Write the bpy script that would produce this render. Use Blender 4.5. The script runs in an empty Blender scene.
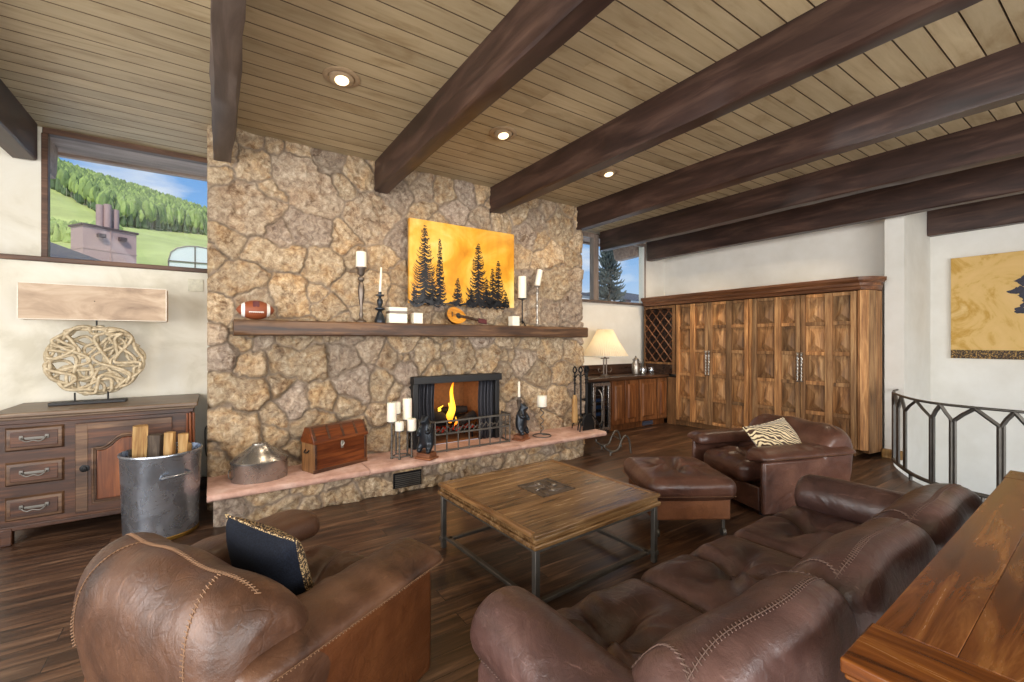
import bpy, math, random
import numpy as np
from mathutils import Vector, Matrix, Euler
R = math.radians
PI = math.pi
rnd = random.Random(7)
C = bpy.context.scene.collection

# ------------------------------------------------------------------ mesh builder
class MB:
    def __init__(s):
        s.v = []; s.f = []; s.t = []; s.tint = 0.0; s.M = None
    def add(s, vs, fs, tint=None):
        b = len(s.v)
        if s.M is not None:
            s.v += [tuple(s.M @ Vector(p)) for p in vs]
        else:
            s.v += [tuple(p) for p in vs]
        t = s.tint if tint is None else tint
        for f in fs:
            s.f.append(tuple(i + b for i in f)); s.t.append(t)
        return s
    def box(s, x0, x1, y0, y1, z0, z1, tint=None):
        vs = [(x0,y0,z0),(x1,y0,z0),(x1,y1,z0),(x0,y1,z0),(x0,y0,z1),(x1,y0,z1),(x1,y1,z1),(x0,y1,z1)]
        return s.add(vs, [(3,2,1,0),(4,5,6,7),(0,1,5,4),(1,2,6,5),(2,3,7,6),(3,0,4,7)], tint)
    def ring_faces(s, n, m, b=0, closed=False, flip=False):
        fs = []
        for i in range(m if closed else m-1):
            a = i*n; c = ((i+1) % m)*n
            for j in range(n):
                k = (j+1) % n
                q = (a+j, a+k, c+k, c+j)
                fs.append(q[::-1] if flip else q)
        return fs
    def loft(s, rings, caps=True, closed=False, tint=None):
        n = len(rings[0]); m = len(rings)
        vs = [p for r in rings for p in r]
        fs = s.ring_faces(n, m, closed=closed)
        if caps and not closed:
            fs.append(tuple(range(n))[::-1]); fs.append(tuple((m-1)*n + j for j in range(n)))
        return s.add(vs, fs, tint)
    def tube(s, pts, r, n=8, closed=False, caps=True, tint=None, sx=1.0):
        pts = [Vector(p) for p in pts]; m = len(pts)
        rs = r if isinstance(r, (list, tuple)) else [r]*m
        rings = []; up = None
        for i, p in enumerate(pts):
            if closed: t = pts[(i+1) % m] - pts[i-1]
            else: t = pts[min(i+1, m-1)] - pts[max(i-1, 0)]
            if t.length < 1e-9: t = Vector((0,0,1))
            t.normalize()
            if up is None:
                up = Vector((0,0,1)) if abs(t.z) < .9 else Vector((1,0,0))
            a = up - t*up.dot(t)
            if a.length < 1e-6: a = t.orthogonal()
            a.normalize(); b = t.cross(a); up = a
            rings.append([p + (a*math.cos(2*PI*j/n) + b*math.sin(2*PI*j/n)*sx)*rs[i] for j in range(n)])
        return s.loft(rings, caps, closed, tint)
    def lathe(s, prof, c=(0,0,0), n=24, sx=1.0, sy=1.0, tint=None, caps=True):
        rings = [[(c[0]+r*sx*math.cos(2*PI*j/n), c[1]+r*sy*math.sin(2*PI*j/n), c[2]+z) for j in range(n)] for r, z in prof]
        return s.loft(rings, caps, False, tint)
    def prism(s, poly, a, b, axis='z', tint=None):
        def mk(u, v, w):
            return (u,v,w) if axis == 'z' else ((u,w,v) if axis == 'y' else (w,u,v))
        n = len(poly)
        vs = [mk(u,v,a) for u,v in poly] + [mk(u,v,b) for u,v in poly]
        fs = [tuple(range(n))[::-1], tuple(range(n,2*n))] + [(i,(i+1)%n,n+(i+1)%n,n+i) for i in range(n)]
        return s.add(vs, fs, tint)
    def soft(s, c, size, r, n=10, puff=(0,0,0), tint=None, fn=None):
        """rounded box; puff bulges the faces"""
        hx, hy, hz = size[0]/2, size[1]/2, size[2]/2
        idx = {}; vs = []; fs = []
        def vid(i,j,k):
            key = (i,j,k)
            if key not in idx:
                idx[key] = len(vs)
                q = []
                for a, h in ((i,hx),(j,hy),(k,hz)):
                    u = -1 + 2*a/n
                    q.append(u)
                p = Vector((q[0]*hx, q[1]*hy, q[2]*hz))
                rr = min(r, hx, hy, hz)
                inn = Vector((max(-hx+rr, min(hx-rr, p.x)), max(-hy+rr, min(hy-rr, p.y)), max(-hz+rr, min(hz-rr, p.z))))
                d = p - inn
                if d.length > 1e-9:
                    e = max(abs(d.x), abs(d.y), abs(d.z)); d = d.normalized()*e
                p = inn + d
                x, y, z = q
                p.x += puff[0]*x*(1-y*y)*(1-z*z); p.y += puff[1]*y*(1-x*x)*(1-z*z); p.z += puff[2]*z*(1-x*x)*(1-y*y)
                if fn: p = fn(p, q)
                vs.append((p.x+c[0], p.y+c[1], p.z+c[2]))
            return idx[key]
        for a in range(n):
            for b in range(n):
                for (ax, side) in ((0,0),(0,n),(1,0),(1,n),(2,0),(2,n)):
                    def P(u,w):
                        if ax == 0: return vid(side,u,w)
                        if ax == 1: return vid(u,side,w)
                        return vid(u,w,side)
                    q = (P(a,b),P(a+1,b),P(a+1,b+1),P(a,b+1))
                    fl = (side == 0) ^ (ax == 1)
                    fs.append(q[::-1] if fl else q)
        return s.add(vs, fs, tint)

def obj(name, mb, mat, parent=None, world=False, bevel=0, seg=2, smooth=38, sub=0, solid=0, label=None):
    me = bpy.data.meshes.new(name)
    vs = mb.v
    if world and parent is not None:
        l = parent.location
        vs = [(x-l.x, y-l.y, z-l.z) for x,y,z in vs]
    me.from_pydata(vs, [], mb.f); me.update()
    at = me.attributes.new('tint', 'FLOAT', 'FACE')
    at.data.foreach_set('value', [float(t) for t in mb.t])
    if mat: me.materials.append(mat)
    o = bpy.data.objects.new(name, me); C.objects.link(o)
    if parent: o.parent = parent
    if smooth:
        me.shade_smooth()
        if smooth < 180: me.set_sharp_from_angle(angle=R(smooth))
    if solid:
        m = o.modifiers.new('solid','SOLIDIFY'); m.thickness = solid; m.offset = 0
    if bevel:
        m = o.modifiers.new('bevel','BEVEL'); m.width = bevel; m.segments = seg; m.limit_method = 'ANGLE'; m.angle_limit = R(40); m.harden_normals = False
    if sub:
        m = o.modifiers.new('sub','SUBSURF'); m.levels = sub; m.render_levels = sub
    if label: o['label'] = label
    return o
def thing(name, label, cat, loc=(0,0,0), rz=0, group=None):
    o = bpy.data.objects.new(name, None); C.objects.link(o); o.empty_display_size = .1
    o.location = loc; o.rotation_euler = (0,0,rz); o['label'] = label; o['category'] = cat
    if group: o['group'] = group
    return o
def tag(o, label, cat, group=None, kind=None):
    o['label'] = label; o['category'] = cat
    if group: o['group'] = group
    if kind: o['kind'] = kind
    return o
def struct(o):
    o['kind'] = 'structure'; return o
def catmull(p, n=10, closed=False):
    o = []; m = len(p); p = [Vector(q) for q in p]
    for i in range(m if closed else m-1):
        if closed: a,b,c,d = p[i-1],p[i],p[(i+1)%m],p[(i+2)%m]
        else: a,b,c,d = p[max(i-1,0)],p[i],p[i+1],p[min(i+2,m-1)]
        for k in range(n):
            t = k/n
            o.append(.5*((2*b)+(c-a)*t+(2*a-5*b+4*c-d)*t*t+(-a+3*b-3*c+d)*t**3))
    if not closed: o.append(p[-1])
    return o

# ------------------------------------------------------------------ materials
def lin(c):
    return tuple((x/12.92 if x <= .04045 else ((x+.055)/1.055)**2.4) for x in (c[0]/255, c[1]/255, c[2]/255)) + (1,)
class NT:
    def __init__(s, name):
        s.m = bpy.data.materials.new(name); s.m.use_nodes = True
        s.nt = s.m.node_tree; s.nt.nodes.clear()
        s.out = s.nt.nodes.new('ShaderNodeOutputMaterial')
        s.b = s.nt.nodes.new('ShaderNodeBsdfPrincipled')
        s.nt.links.new(s.b.outputs[0], s.out.inputs[0])
    def n(s, typ, ins=None, **props):
        nd = s.nt.nodes.new('ShaderNode'+typ)
        for k, v in props.items(): setattr(nd, k, v)
        for k, v in (ins or {}).items(): s.set(nd.inputs[k], v)
        return nd
    def set(s, sock, v):
        if isinstance(v, bpy.types.NodeSocket): s.nt.links.new(v, sock)
        elif isinstance(v, bpy.types.Node): s.nt.links.new(v.outputs[0], sock)
        else: sock.default_value = v
    def p(s, **kw):
        for k, v in kw.items(): s.set(s.b.inputs[k.replace('_',' ')], v)
    def ramp(s, fac, stops, interp='LINEAR'):
        nd = s.nt.nodes.new('ShaderNodeValToRGB'); cr = nd.color_ramp; cr.interpolation = interp
        while len(cr.elements) < len(stops): cr.elements.new(.5)
        for e, (q, c) in zip(cr.elements, stops):
            e.position = q; e.color = c if len(c) == 4 else (*c, 1)
        s.set(nd.inputs[0], fac); return nd.outputs[0]
    def coord(s, scale=(1,1,1), rot=(0,0,0), tint=True, gen='Object'):
        tc = s.n('TexCoord'); v = tc.outputs[gen]
        if tint:
            at = s.n('Attribute', attribute_name='tint')
            mu = s.n('Math', {0: at.outputs['Fac'], 1: 37.0}, operation='MULTIPLY')
            va = s.n('VectorMath', {0: v, 1: mu.outputs[0]}, operation='ADD'); v = va.outputs[0]
            s.tintf = at.outputs['Fac']
        mp = s.n('Mapping', {'Vector': v, 'Scale': scale, 'Rotation': rot})
        return mp.outputs[0]
    def noise(s, vec, scale, detail=6, rough=.6, dist=0):
        return s.n('TexNoise', {'Vector': vec, 'Scale': scale, 'Detail': detail, 'Roughness': rough, 'Distortion': dist}).outputs['Fac']
    def mix(s, f, a, b, blend='MIX'):
        nd = s.n('Mix', data_type='RGBA', blend_type=blend)
        s.set(nd.inputs[0], f); s.set(nd.inputs[6], a); s.set(nd.inputs[7], b); return nd.outputs[2]
    def math(s, op, a, b=0.0, c=0.0, clamp=False):
        nd = s.n('Math', {0: a, 1: b, 2: c}, operation=op); nd.use_clamp = clamp; return nd.outputs[0]
    def bump(s, h, strength=.3, dist=.01, normal=None):
        nd = s.n('Bump', {'Height': h, 'Strength': strength, 'Distance': dist})
        if normal is not None: s.set(nd.inputs['Normal'], normal)
        return nd.outputs[0]

def plain(name, c, rough=.5, metal=0, bump=0, scale=40, var=.12, **kw):
    k = NT(name); v = k.coord(tint=False); n = k.noise(v, scale, 5)
    c0 = lin(c)
    col = k.ramp(n, [(.3, tuple(x*(1-var) for x in c0[:3])), (.7, tuple(min(1, x*(1+var)) for x in c0[:3]))])
    k.p(Base_Color=col, Roughness=rough, Metallic=metal)
    if bump: k.p(Normal=k.bump(n, bump, .004))
    for a, b in kw.items(): k.p(**{a: b})
    return k.m

def wood(name, cols, axis='x', scale=1.0, rough=.45, bump=.25, tintamt=.5, knots=True, streak=14):
    """cols: dark, mid, light (sRGB 0-255)"""
    k = NT(name)
    st = {'x': (1, streak, streak), 'y': (streak, 1, streak), 'z': (streak, streak, 1)}[axis]
    sc = tuple(q*scale for q in st)
    v = k.coord(sc)
    g = k.noise(v, 1.6, 8, .62, .6)
    v2 = k.coord(tuple(1.0 + (q-1)*.22 for q in sc))
    big = k.noise(v2, 1.3, 4, .55, .4)
    d, m, l = [lin(c) for c in cols]
    col = k.ramp(g, [(.28, d), (.5, m), (.72, l)])
    bc = k.ramp(big, [(.3, (.55,.52,.5)), (.55, (1,1,1)), (.75, (1.25,1.18,1.08))])
    col = k.mix(.8, col, bc, 'MULTIPLY')
    t = k.math('MULTIPLY_ADD', k.tintf, tintamt, 1-tintamt/2)
    tc = k.n('CombineColor', {0: t, 1: t, 2: t}).outputs[0]
    col = k.mix(1.0, col, tc, 'MULTIPLY')
    if tintamt >= .55:
        hue = k.ramp(k.math('FRACT', k.math('MULTIPLY', k.tintf, 7.7)), [(.15, (1.06,.97,.84)), (.5, (1,1,1)), (.85, (.84,.88,.92))])
        col = k.mix(1.0, col, hue, 'MULTIPLY')
    k.p(Base_Color=col, Roughness=k.math('MULTIPLY_ADD', g, .25, rough-.12))
    k.p(Normal=k.bump(g, bump, .003))
    return k.m

def leather(name, dark, mid, light, rough=.36, scuff=.5):
    k = NT(name); v = k.coord(tint=False)
    a = k.noise(v, 3.2, 6, .6, .5)
    b = k.noise(v, 14, 5, .65, 1.2)
    vm = k.coord((3, 22, 9), tint=False)
    sc = k.noise(vm, 2.0, 7, .7, 1.0)
    col = k.ramp(a, [(.3, lin(dark)), (.52, lin(mid)), (.75, lin(light))])
    sf = k.ramp(sc, [(.6, (0,0,0)), (.78, (1,1,1))])
    col = k.mix(k.math('MULTIPLY', sf, scuff), col, lin(tuple(min(255, x*1.25+22) for x in light)))
    col = k.mix(.35, col, k.ramp(b, [(.35, (.62,.58,.56)), (.6, (1,1,1))]), 'MULTIPLY')
    vor = k.n('TexVoronoi', {'Vector': v, 'Scale': 260.0}).outputs['Distance']
    wr = k.noise(v, 26, 6, .6, 2.2)
    big = k.noise(v, 6, 4, .5, 1.5)
    wv = k.n('VectorMath', {0: v, 1: k.n('VectorMath', {0: k.n('TexNoise', {'Vector': v, 'Scale': 5.0, 'Detail': 3}).outputs['Color'], 1: (.16,.16,.16)}, operation='MULTIPLY').outputs[0]}, operation='ADD').outputs[0]
    cre = k.n('TexVoronoi', {'Vector': wv, 'Scale': 15.0}, feature='DISTANCE_TO_EDGE').outputs['Distance']
    cr2 = k.ramp(cre, [(0, (0,0,0)), (.07, (1,1,1))])
    crm = k.ramp(k.noise(v, 4.5, 3, .5), [(.42, (1,1,1)), (.6, (0,0,0))])
    cr3 = k.mix(crm, cr2, (1,1,1,1))
    col = k.mix(.10, col, cr3, 'MULTIPLY')
    n1 = k.bump(vor, .12, .001)
    n2 = k.bump(wr, .38, .004, n1)
    n2 = k.bump(cr3, .13, .004, n2)
    n3 = k.bump(big, .4, .016, n2)
    k.p(Base_Color=col, Roughness=k.math('MULTIPLY_ADD', b, .22, rough-.1), Normal=n3, Specular_IOR_Level=.55)
    return k.m

def metal(name, c, rough=.35, dent=.0, dirt=.3, scale=6):
    k = NT(name); v = k.coord(tint=False); n = k.noise(v, scale, 6, .65, .8)
    c0 = lin(c)
    col = k.ramp(n, [(.32, tuple(x*(1-dirt) for x in c0[:3])), (.68, c0)])
    k.p(Base_Color=col, Metallic=.88, Roughness=k.math('MULTIPLY_ADD', n, .3, rough-.12))
    if dent:
        w = k.noise(v, 7, 3, .55, 1.5); k.p(Normal=k.bump(w, dent, .02))
    return k.m

def emit(name, c, strength):
    k = NT(name); k.p(Base_Color=lin(c), Emission_Color=lin(c), Emission_Strength=strength); return k.m

M = {}
M['beam'] = wood('beam_wood', ((38,26,23),(66,45,39),(100,74,62)), 'y', .8, .42, .35, .35, streak=8)
M['beam_grey'] = wood('weathered_beam_wood', ((66,54,48),(98,83,75),(130,114,104)), 'y', .8, .5, .35, .35, streak=10)
M['beam_x'] = wood('rafter_wood', ((140,114,102),(172,144,130),(200,174,160)), 'x', .8, .6, .3, .3)
M['sideboard'] = wood('sideboard_wood', ((38,20,12),(80,47,29),(130,82,50)), 'x', 1.2, .42, .25)
M['sideboard_z'] = wood('sideboard_panel', ((70,34,16),(126,68,34),(170,102,56)), 'z', 1.2, .38, .2)
M['sideboard_edge'] = wood('sideboard_moulding', ((58,38,26),(104,74,52),(150,116,86)), 'x', 1.2, .45, .25)
M['sideboard_top'] = wood('sideboard_top', ((88,68,54),(130,106,86),(168,146,120)), 'x', 1.2, .4, .2)
M['armoire'] = wood('armoire_wood', ((88,60,36),(156,112,70),(204,160,110)), 'z', 1.1, .68, .3, .8)
M['armoire_y'] = wood('armoire_rail', ((74,46,26),(128,84,50),(176,128,84)), 'y', 1.1, .5, .35, .8)
M['cornice'] = wood('cornice_wood', ((78,44,24),(120,74,44),(160,108,70)), 'y', 1.0, .45, .3, .4)
M['bar'] = wood('bar_wood', ((70,40,20),(118,72,40),(160,106,62)), 'z', 1.2, .4, .3, .6)
M['dark_wood_x'] = wood('dark_walnut', ((40,26,18),(72,48,34),(100,70,50)), 'x', 1.0, .3, .15)
M['mantel'] = wood('mantel_wood', ((46,30,22),(98,68,46),(150,112,78)), 'x', .9, .5, .6, .4)
M['console'] = wood('console_wood', ((50,26,11),(104,58,24),(150,98,48)), 'x', 1.3, .24, .06, .35, streak=9)
M['console_y'] = wood('console_end_wood', ((62,30,11),(120,66,24),(166,106,46)), 'y', 1.3, .24, .06, .35, streak=9)
M['coffee'] = wood('coffee_table_wood', ((70,46,26),(124,92,58),(172,138,96)), 'x', 1.4, .24, .12, .35)
M['coffee_y'] = wood('coffee_table_side', ((70,44,24),(126,88,52),(172,130,84)), 'y', 1.4, .3, .12, .35)
M['chest'] = wood('chest_wood', ((62,26,10),(120,58,22),(160,88,38)), 'x', 1.4, .35, .15)
M['chest_end'] = wood('chest_end_wood', ((96,62,36),(148,104,64),(184,142,96)), 'z', 1.4, .4, .2)
M['log'] = wood('split_log', ((150,104,56),(206,166,108),(236,206,152)), 'z', 2.0, .7, .35, .6)
M['bark'] = wood('bark', ((52,40,32),(92,78,66),(130,116,100)), 'z', 1.5, .85, .9, .4)
M['trim'] = wood('window_trim', ((66,44,32),(98,68,50),(128,94,72)), 'x', 1.0, .5, .2, .3)
M['trim_z'] = wood('window_trim_upright', ((86,68,58),(112,92,80),(140,120,106)), 'z', 1.0, .5, .2, .3)
M['trim_pale'] = wood('pale_window_trim', ((128,112,102),(158,142,132),(184,170,160)), 'z', 1.0, .5, .15, .3)
M['chair'] = leather('chair_leather', (48,30,21), (86,57,40), (112,79,57), .42, .45)
M['chair_dark'] = leather('armchair_leather_dark', (58,36,29), (90,58,46), (118,82,66), .33)
M['chair_side'] = leather('chair_side_leather', (70,38,20), (94,54,29), (112,68,38), .36, .15)
M['ottoman_side'] = leather('ottoman_side_leather', (104,62,38), (130,82,52), (148,98,66), .45, .1)
M['sofa'] = leather('sofa_leather', (48,33,31), (80,57,52), (112,84,77), .32, .7)
M['thread'] = plain('waxed_thread', (128,96,70), .7)
M['thread_dark'] = plain('dark_thread', (98,76,66), .7)
M['iron'] = metal('wrought_iron', (124,120,114), .5)
M['black_iron'] = plain('black_iron', (30,29,30), .45, .6)
M['steel'] = metal('brushed_steel', (176,172,168), .24, 0, .3)
M['galv'] = metal('galvanised_steel', (188,196,208), .24, .14, .4, 6)
M['silver'] = metal('tarnished_silver', (176,168,158), .32)
M['pewter'] = metal('pewter', (134,122,112), .4)
M['brass'] = metal('brass', (168,132,66), .4)
M['wax'] = plain('candle_wax', (244,236,218), .5, 0, 0, 30, .04, Subsurface_Weight=.15)
M['bronze'] = plain('dark_bronze', (44,48,54), .32, .55, .2, 30)
M['redbase'] = wood('red_wood_block', ((96,52,30),(146,88,54),(180,122,84)), 'x', 2, .6, .4)
M['black'] = plain('black_paint', (26,25,26), .5)
M['screen'] = plain('steel_mesh_curtain', (58,58,64), .5, .5, .5, 300)
M['char'] = plain('charred_log', (34,28,26), .9, 0, .8, 25, .4)
M['shade'] = None
M['linen_wood'] = None

def mk():
    # plaster
    k = NT('white_plaster'); v = k.coord(tint=False)
    n = k.noise(v, 3, 4); f = k.noise(v, 90, 4)
    k.p(Base_Color=k.ramp(n, [(.3, lin((222,218,208))), (.7, lin((232,229,221)))]), Roughness=.75, Normal=k.bump(f, .06, .003)); M['plaster'] = k.m
    k = NT('mottled_plaster'); v = k.coord(tint=False)
    n = k.noise(v, 2.2, 6, .6, .6); f = k.noise(v, 60, 4)
    k.p(Base_Color=k.ramp(n, [(.35, lin((204,198,180))), (.5, lin((222,217,202))), (.7, lin((230,227,216)))]), Roughness=.75, Normal=k.bump(f, .06, .003)); M['plaster_mottled'] = k.m
    # floor: long dark planks along x
    k = NT('plank_floor'); v = k.coord(tint=False)
    br = k.n('TexBrick', {'Vector': v, 'Color1': (0,0,0,1), 'Color2': (1,1,1,1), 'Mortar': (.5,.5,.5,1), 'Scale': 1.0, 'Mortar Size': .0022, 'Mortar Smooth': .3, 'Bias': 0.0, 'Brick Width': 1.7, 'Row Height': .125}, offset=.37, offset_frequency=2)
    vs = k.n('VectorMath', {0: v, 1: k.n('VectorMath', {0: br.outputs[0], 1: (9.0,9.0,9.0)}, operation='MULTIPLY').outputs[0]}, operation='ADD').outputs[0]
    mp = k.n('Mapping', {'Vector': vs, 'Scale': (.8, 10, 1)}).outputs[0]
    g = k.noise(mp, 1.7, 9, .66, .7)
    g2 = k.noise(k.n('Mapping', {'Vector': vs, 'Scale': (.8, 5, 1)}).outputs[0], 1.4, 4, .6, .5)
    col = k.ramp(g, [(.30, lin((36,25,19))), (.46, lin((70,50,38))), (.58, lin((104,77,58))), (.74, lin((158,126,100)))])
    col = k.mix(.75, col, k.ramp(g2, [(.32, (.5,.5,.52)), (.55, (1,1,1)), (.75, (1.35,1.16,1.0))]), 'MULTIPLY')
    col = k.mix(.55, col, k.ramp(br.outputs[0], [(0, (.62,.6,.6)), (1, (1.3,1.22,1.15))]), 'MULTIPLY')
    col = k.mix(br.outputs['Fac'], col, lin((18,13,10)))
    h = k.math('SUBTRACT', k.math('MULTIPLY', g, .5), br.outputs['Fac'])
    k.p(Base_Color=col, Roughness=k.math('MULTIPLY_ADD', g, .3, .2), Normal=k.bump(h, .35, .004)); M['floor'] = k.m
    # ceiling boards
    k = NT('ceiling_boards'); v = k.coord((1, 12, 12))
    g = k.noise(v, 1.5, 7, .6, .7)
    v2 = k.coord((1.1, 2.4, 2), tint=True); b = k.noise(v2, 1.5, 6, .62, .6)
    col = k.ramp(g, [(.22, lin((150,130,98))), (.42, lin((182,163,129))), (.75, lin((196,179,146)))])
    col = k.mix(.7, col, k.ramp(b, [(.30, (.58,.48,.36)), (.47, (.95,.93,.90)), (.75, (1.12,1.12,1.1))]), 'MULTIPLY')
    t = k.math('MULTIPLY_ADD', k.tintf, .22, .89); tc = k.n('CombineColor', {0: t, 1: t, 2: t}).outputs[0]
    col = k.mix(1, col, tc, 'MULTIPLY')
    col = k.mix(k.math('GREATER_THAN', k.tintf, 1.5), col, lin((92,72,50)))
    k.p(Base_Color=col, Roughness=.5, Normal=k.bump(g, .15, .003)); M['ceiling'] = k.m
    # stone
    k = NT('moss_rock'); v = k.coord(tint=False)
    at = k.n('Attribute', attribute_name='stone_tint').outputs['Fac']
    mo = k.n('Attribute', attribute_name='mortar').outputs['Fac']
    sh = k.n('VectorMath', {0: v, 1: k.math('MULTIPLY', at, 23.0)}, operation='ADD').outputs[0]
    a = k.noise(sh, 5.0, 10, .68, .5); b = k.noise(sh, 20, 10, .76, .6); c = k.noise(v, 60, 6, .7)
    base = k.ramp(b, [(.30, lin((94,74,58))), (.41, lin((152,128,102))), (.53, lin((190,168,138))), (.70, lin((228,212,186)))])
    gold = k.ramp(b, [(.30, lin((96,66,42))), (.43, lin((162,122,80))), (.57, lin((200,166,120))), (.72, lin((234,212,174)))])
    gray = k.ramp(b, [(.30, lin((98,84,76))), (.48, lin((156,138,124))), (.68, lin((204,188,170)))])
    col = k.mix(k.ramp(a, [(.45, (0,0,0)), (.64, (.8,.8,.8))]), base, gold)
    col = k.mix(k.ramp(at, [(.62, (0,0,0)), (.9, (.8,.8,.8))]), col, gray)
    t = k.math('MULTIPLY_ADD', k.math('FRACT', k.math('MULTIPLY', at, 7.3)), .34, .83); tc = k.n('CombineColor', {0: t, 1: t, 2: t}).outputs[0]
    col = k.mix(1, col, tc, 'MULTIPLY')
    dk = k.ramp(k.noise(sh, 7, 9, .75, 1.0), [(.38, (.40,.30,.22)), (.46, (1,1,1))])
    dm = k.ramp(k.noise(sh, 2.6, 3, .5), [(.45, (0,0,0)), (.58, (.85,.85,.85))])
    col = k.mix(dm, col, k.mix(1.0, col, dk, 'MULTIPLY'))
    mort = k.ramp(c, [(.3, lin((150,130,112))), (.7, lin((184,164,142)))])
    col = k.mix(mo, col, mort)
    h = k.math('ADD', k.math('MULTIPLY', b, 1.0), k.math('MULTIPLY', c, .35))
    k.p(Base_Color=col, Roughness=.85, Normal=k.bump(h, 1.0, .024)); M['stone'] = k.m
    # hearth sandstone
    k = NT('pink_sandstone'); v = k.coord(); n = k.noise(v, 6, 8, .65); f = k.noise(v, 40, 7, .7)
    col = k.ramp(n, [(.3, lin((170,130,114))), (.5, lin((198,158,141))), (.72, lin((222,190,175)))])
    k.p(Base_Color=col, Roughness=.7, Normal=k.bump(f, .4, .006)); M['sandstone'] = k.m
    # lamp shades
    k = NT('wood_veneer_shade'); v = k.coord((2.2, 1, 5), tint=False); n = k.noise(v, 1.3, 5, .6, .8)
    col = k.ramp(n, [(.3, lin((138,116,96))), (.5, lin((176,152,128))), (.7, lin((204,184,160)))])
    k.p(Base_Color=col, Roughness=.6); M['veneer'] = k.m
    k = NT('pleated_shade'); k.p(Base_Color=lin((246,236,214)), Roughness=.8)
    tr = k.n('BsdfTranslucent', {'Color': lin((255,238,205))}); mx = k.n('MixShader', {0: .5, 1: k.b.outputs[0], 2: tr.outputs[0]})
    k.nt.links.new(mx.outputs[0], k.out.inputs[0]); M['shade'] = k.m
    # driftwood
    k = NT('pale_driftwood'); v = k.coord((8,8,8), tint=False); n = k.noise(v, 4, 6)
    k.p(Base_Color=k.ramp(n, [(.3, lin((150,132,104))), (.6, lin((196,180,150))), (.8, lin((222,210,184)))]), Roughness=.6, Normal=k.bump(n, .3, .004)); M['drift'] = k.m
    # paintings
    k = NT('golden_canvas'); v = k.coord(tint=False); n = k.noise(v, 2.4, 5, .55, .6); n2 = k.noise(k.coord((6,1,1), tint=False), 1.5, 4)
    col = k.ramp(n, [(.3, lin((196,128,24))), (.48, lin((226,164,48))), (.62, lin((238,192,92))), (.75, lin((244,214,146)))])
    col = k.mix(.5, col, k.ramp(n2, [(.35, (.82,.7,.45)), (.6, (1,1,1))]), 'MULTIPLY')
    k.p(Base_Color=col, Roughness=.3); M['canvas'] = k.m
    k = NT('ochre_canvas'); v = k.coord(tint=False); n = k.noise(v, 2.2, 6, .6, 1.2)
    col = k.ramp(n, [(.3, lin((222,184,120))), (.5, lin((214,176,106))), (.6, lin((190,146,58))), (.75, lin((226,194,132)))])
    k.p(Base_Color=col, Roughness=.6); M['ochre'] = k.m
    k = NT('dark_speckled_band'); v = k.coord(tint=False); n = k.noise(v, 60, 4)
    k.p(Base_Color=k.ramp(n, [(.5, lin((52,36,22))), (.6, lin((168,130,66)))]), Roughness=.6); M['band'] = k.m
    M['ink'] = plain('black_ink', (24,24,28), .35)
    M['ink_blue'] = plain('blue_black_paint', (38,36,52), .5, var=.4)
    # zebra
    k = NT('zebra_fabric'); v = k.coord(tint=False)
    w = k.n('TexWave', {'Vector': v, 'Scale': 14.0, 'Distortion': 8.0, 'Detail': 1.5, 'Detail Scale': 1.0}, bands_direction='DIAGONAL').outputs['Fac']
    k.p(Base_Color=k.ramp(w, [(.46, lin((66,40,22))), (.54, lin((226,206,164)))]), Roughness=.85, Sheen_Weight=.3); M['zebra'] = k.m
    k = NT('leopard_fabric'); v = k.coord(tint=False)
    w = k.n('TexVoronoi', {'Vector': v, 'Scale': 120.0}).outputs['Distance']
    k.p(Base_Color=k.ramp(w, [(.38, lin((206,176,128))), (.5, lin((50,36,26)))]), Roughness=.85); M['leopard'] = k.m
    k = NT('navy_fabric'); v = k.coord(tint=False); n = k.noise(v, 160, 3); 
    k.p(Base_Color=k.ramp(n, [(.4, lin((14,18,28))), (.75, lin((30,36,50)))]), Roughness=.85, Normal=k.bump(n, .2, .002), Specular_IOR_Level=.25); M['navy'] = k.m
    # glass
    k = NT('window_glass'); tr = k.n('BsdfTransparent', {'Color': (.97,.985,.98,1)}); gl = k.n('BsdfGlossy', {'Color': (1,1,1,1), 'Roughness': .0})
    mx = k.n('MixShader', {0: .04, 1: tr.outputs[0], 2: gl.outputs[0]}); k.nt.links.new(mx.outputs[0], k.out.inputs[0]); M['glass'] = k.m
    k = NT('clear_glassware'); tr = k.n('BsdfTransparent', {'Color': (.86,.88,.9,1)}); gl = k.n('BsdfGlossy', {'Color': (1,1,1,1), 'Roughness': .02})
    mx = k.n('MixShader', {0: .3, 1: tr.outputs[0], 2: gl.outputs[0]}); k.nt.links.new(mx.outputs[0], k.out.inputs[0]); M['glassware'] = k.m
    k = NT('smoked_glass'); tr = k.n('BsdfTransparent', {'Color': (.55,.6,.66,1)}); gl = k.n('BsdfGlossy', {'Color': (1,1,1,1), 'Roughness': .03})
    mx = k.n('MixShader', {0: .05, 1: tr.outputs[0], 2: gl.outputs[0]}); k.nt.links.new(mx.outputs[0], k.out.inputs[0]); M['fridge_glass'] = k.m
    M['bottle_blue'] = plain('blue_bottle', (88,128,168), .15)
    # flame
    k = NT('flame'); tc = k.n('TexCoord'); sx = k.n('SeparateXYZ', {0: tc.outputs['Generated']}).outputs[2]
    col = k.ramp(sx, [(0, lin((255,120,10))), (.35, lin((255,200,60))), (.8, lin((255,190,30))), (1, lin((255,120,0)))])
    k.p(Base_Color=(0,0,0,1), Emission_Color=col, Emission_Strength=2.2); M['flame'] = k.m
    M['ember'] = emit('ember', (150,34,14), .12)
    M['firebrick'] = plain('fire_brick', (140,92,52), .9, 0, .3, 30, .2)
    M['bulb'] = emit('lamp_lens', (255,226,176), 2.6)
    M['trimwhite'] = plain('painted_white', (226,220,206), .5)
    M['trimtan'] = plain('tan_trim_ring', (164,140,110), .45)
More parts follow.
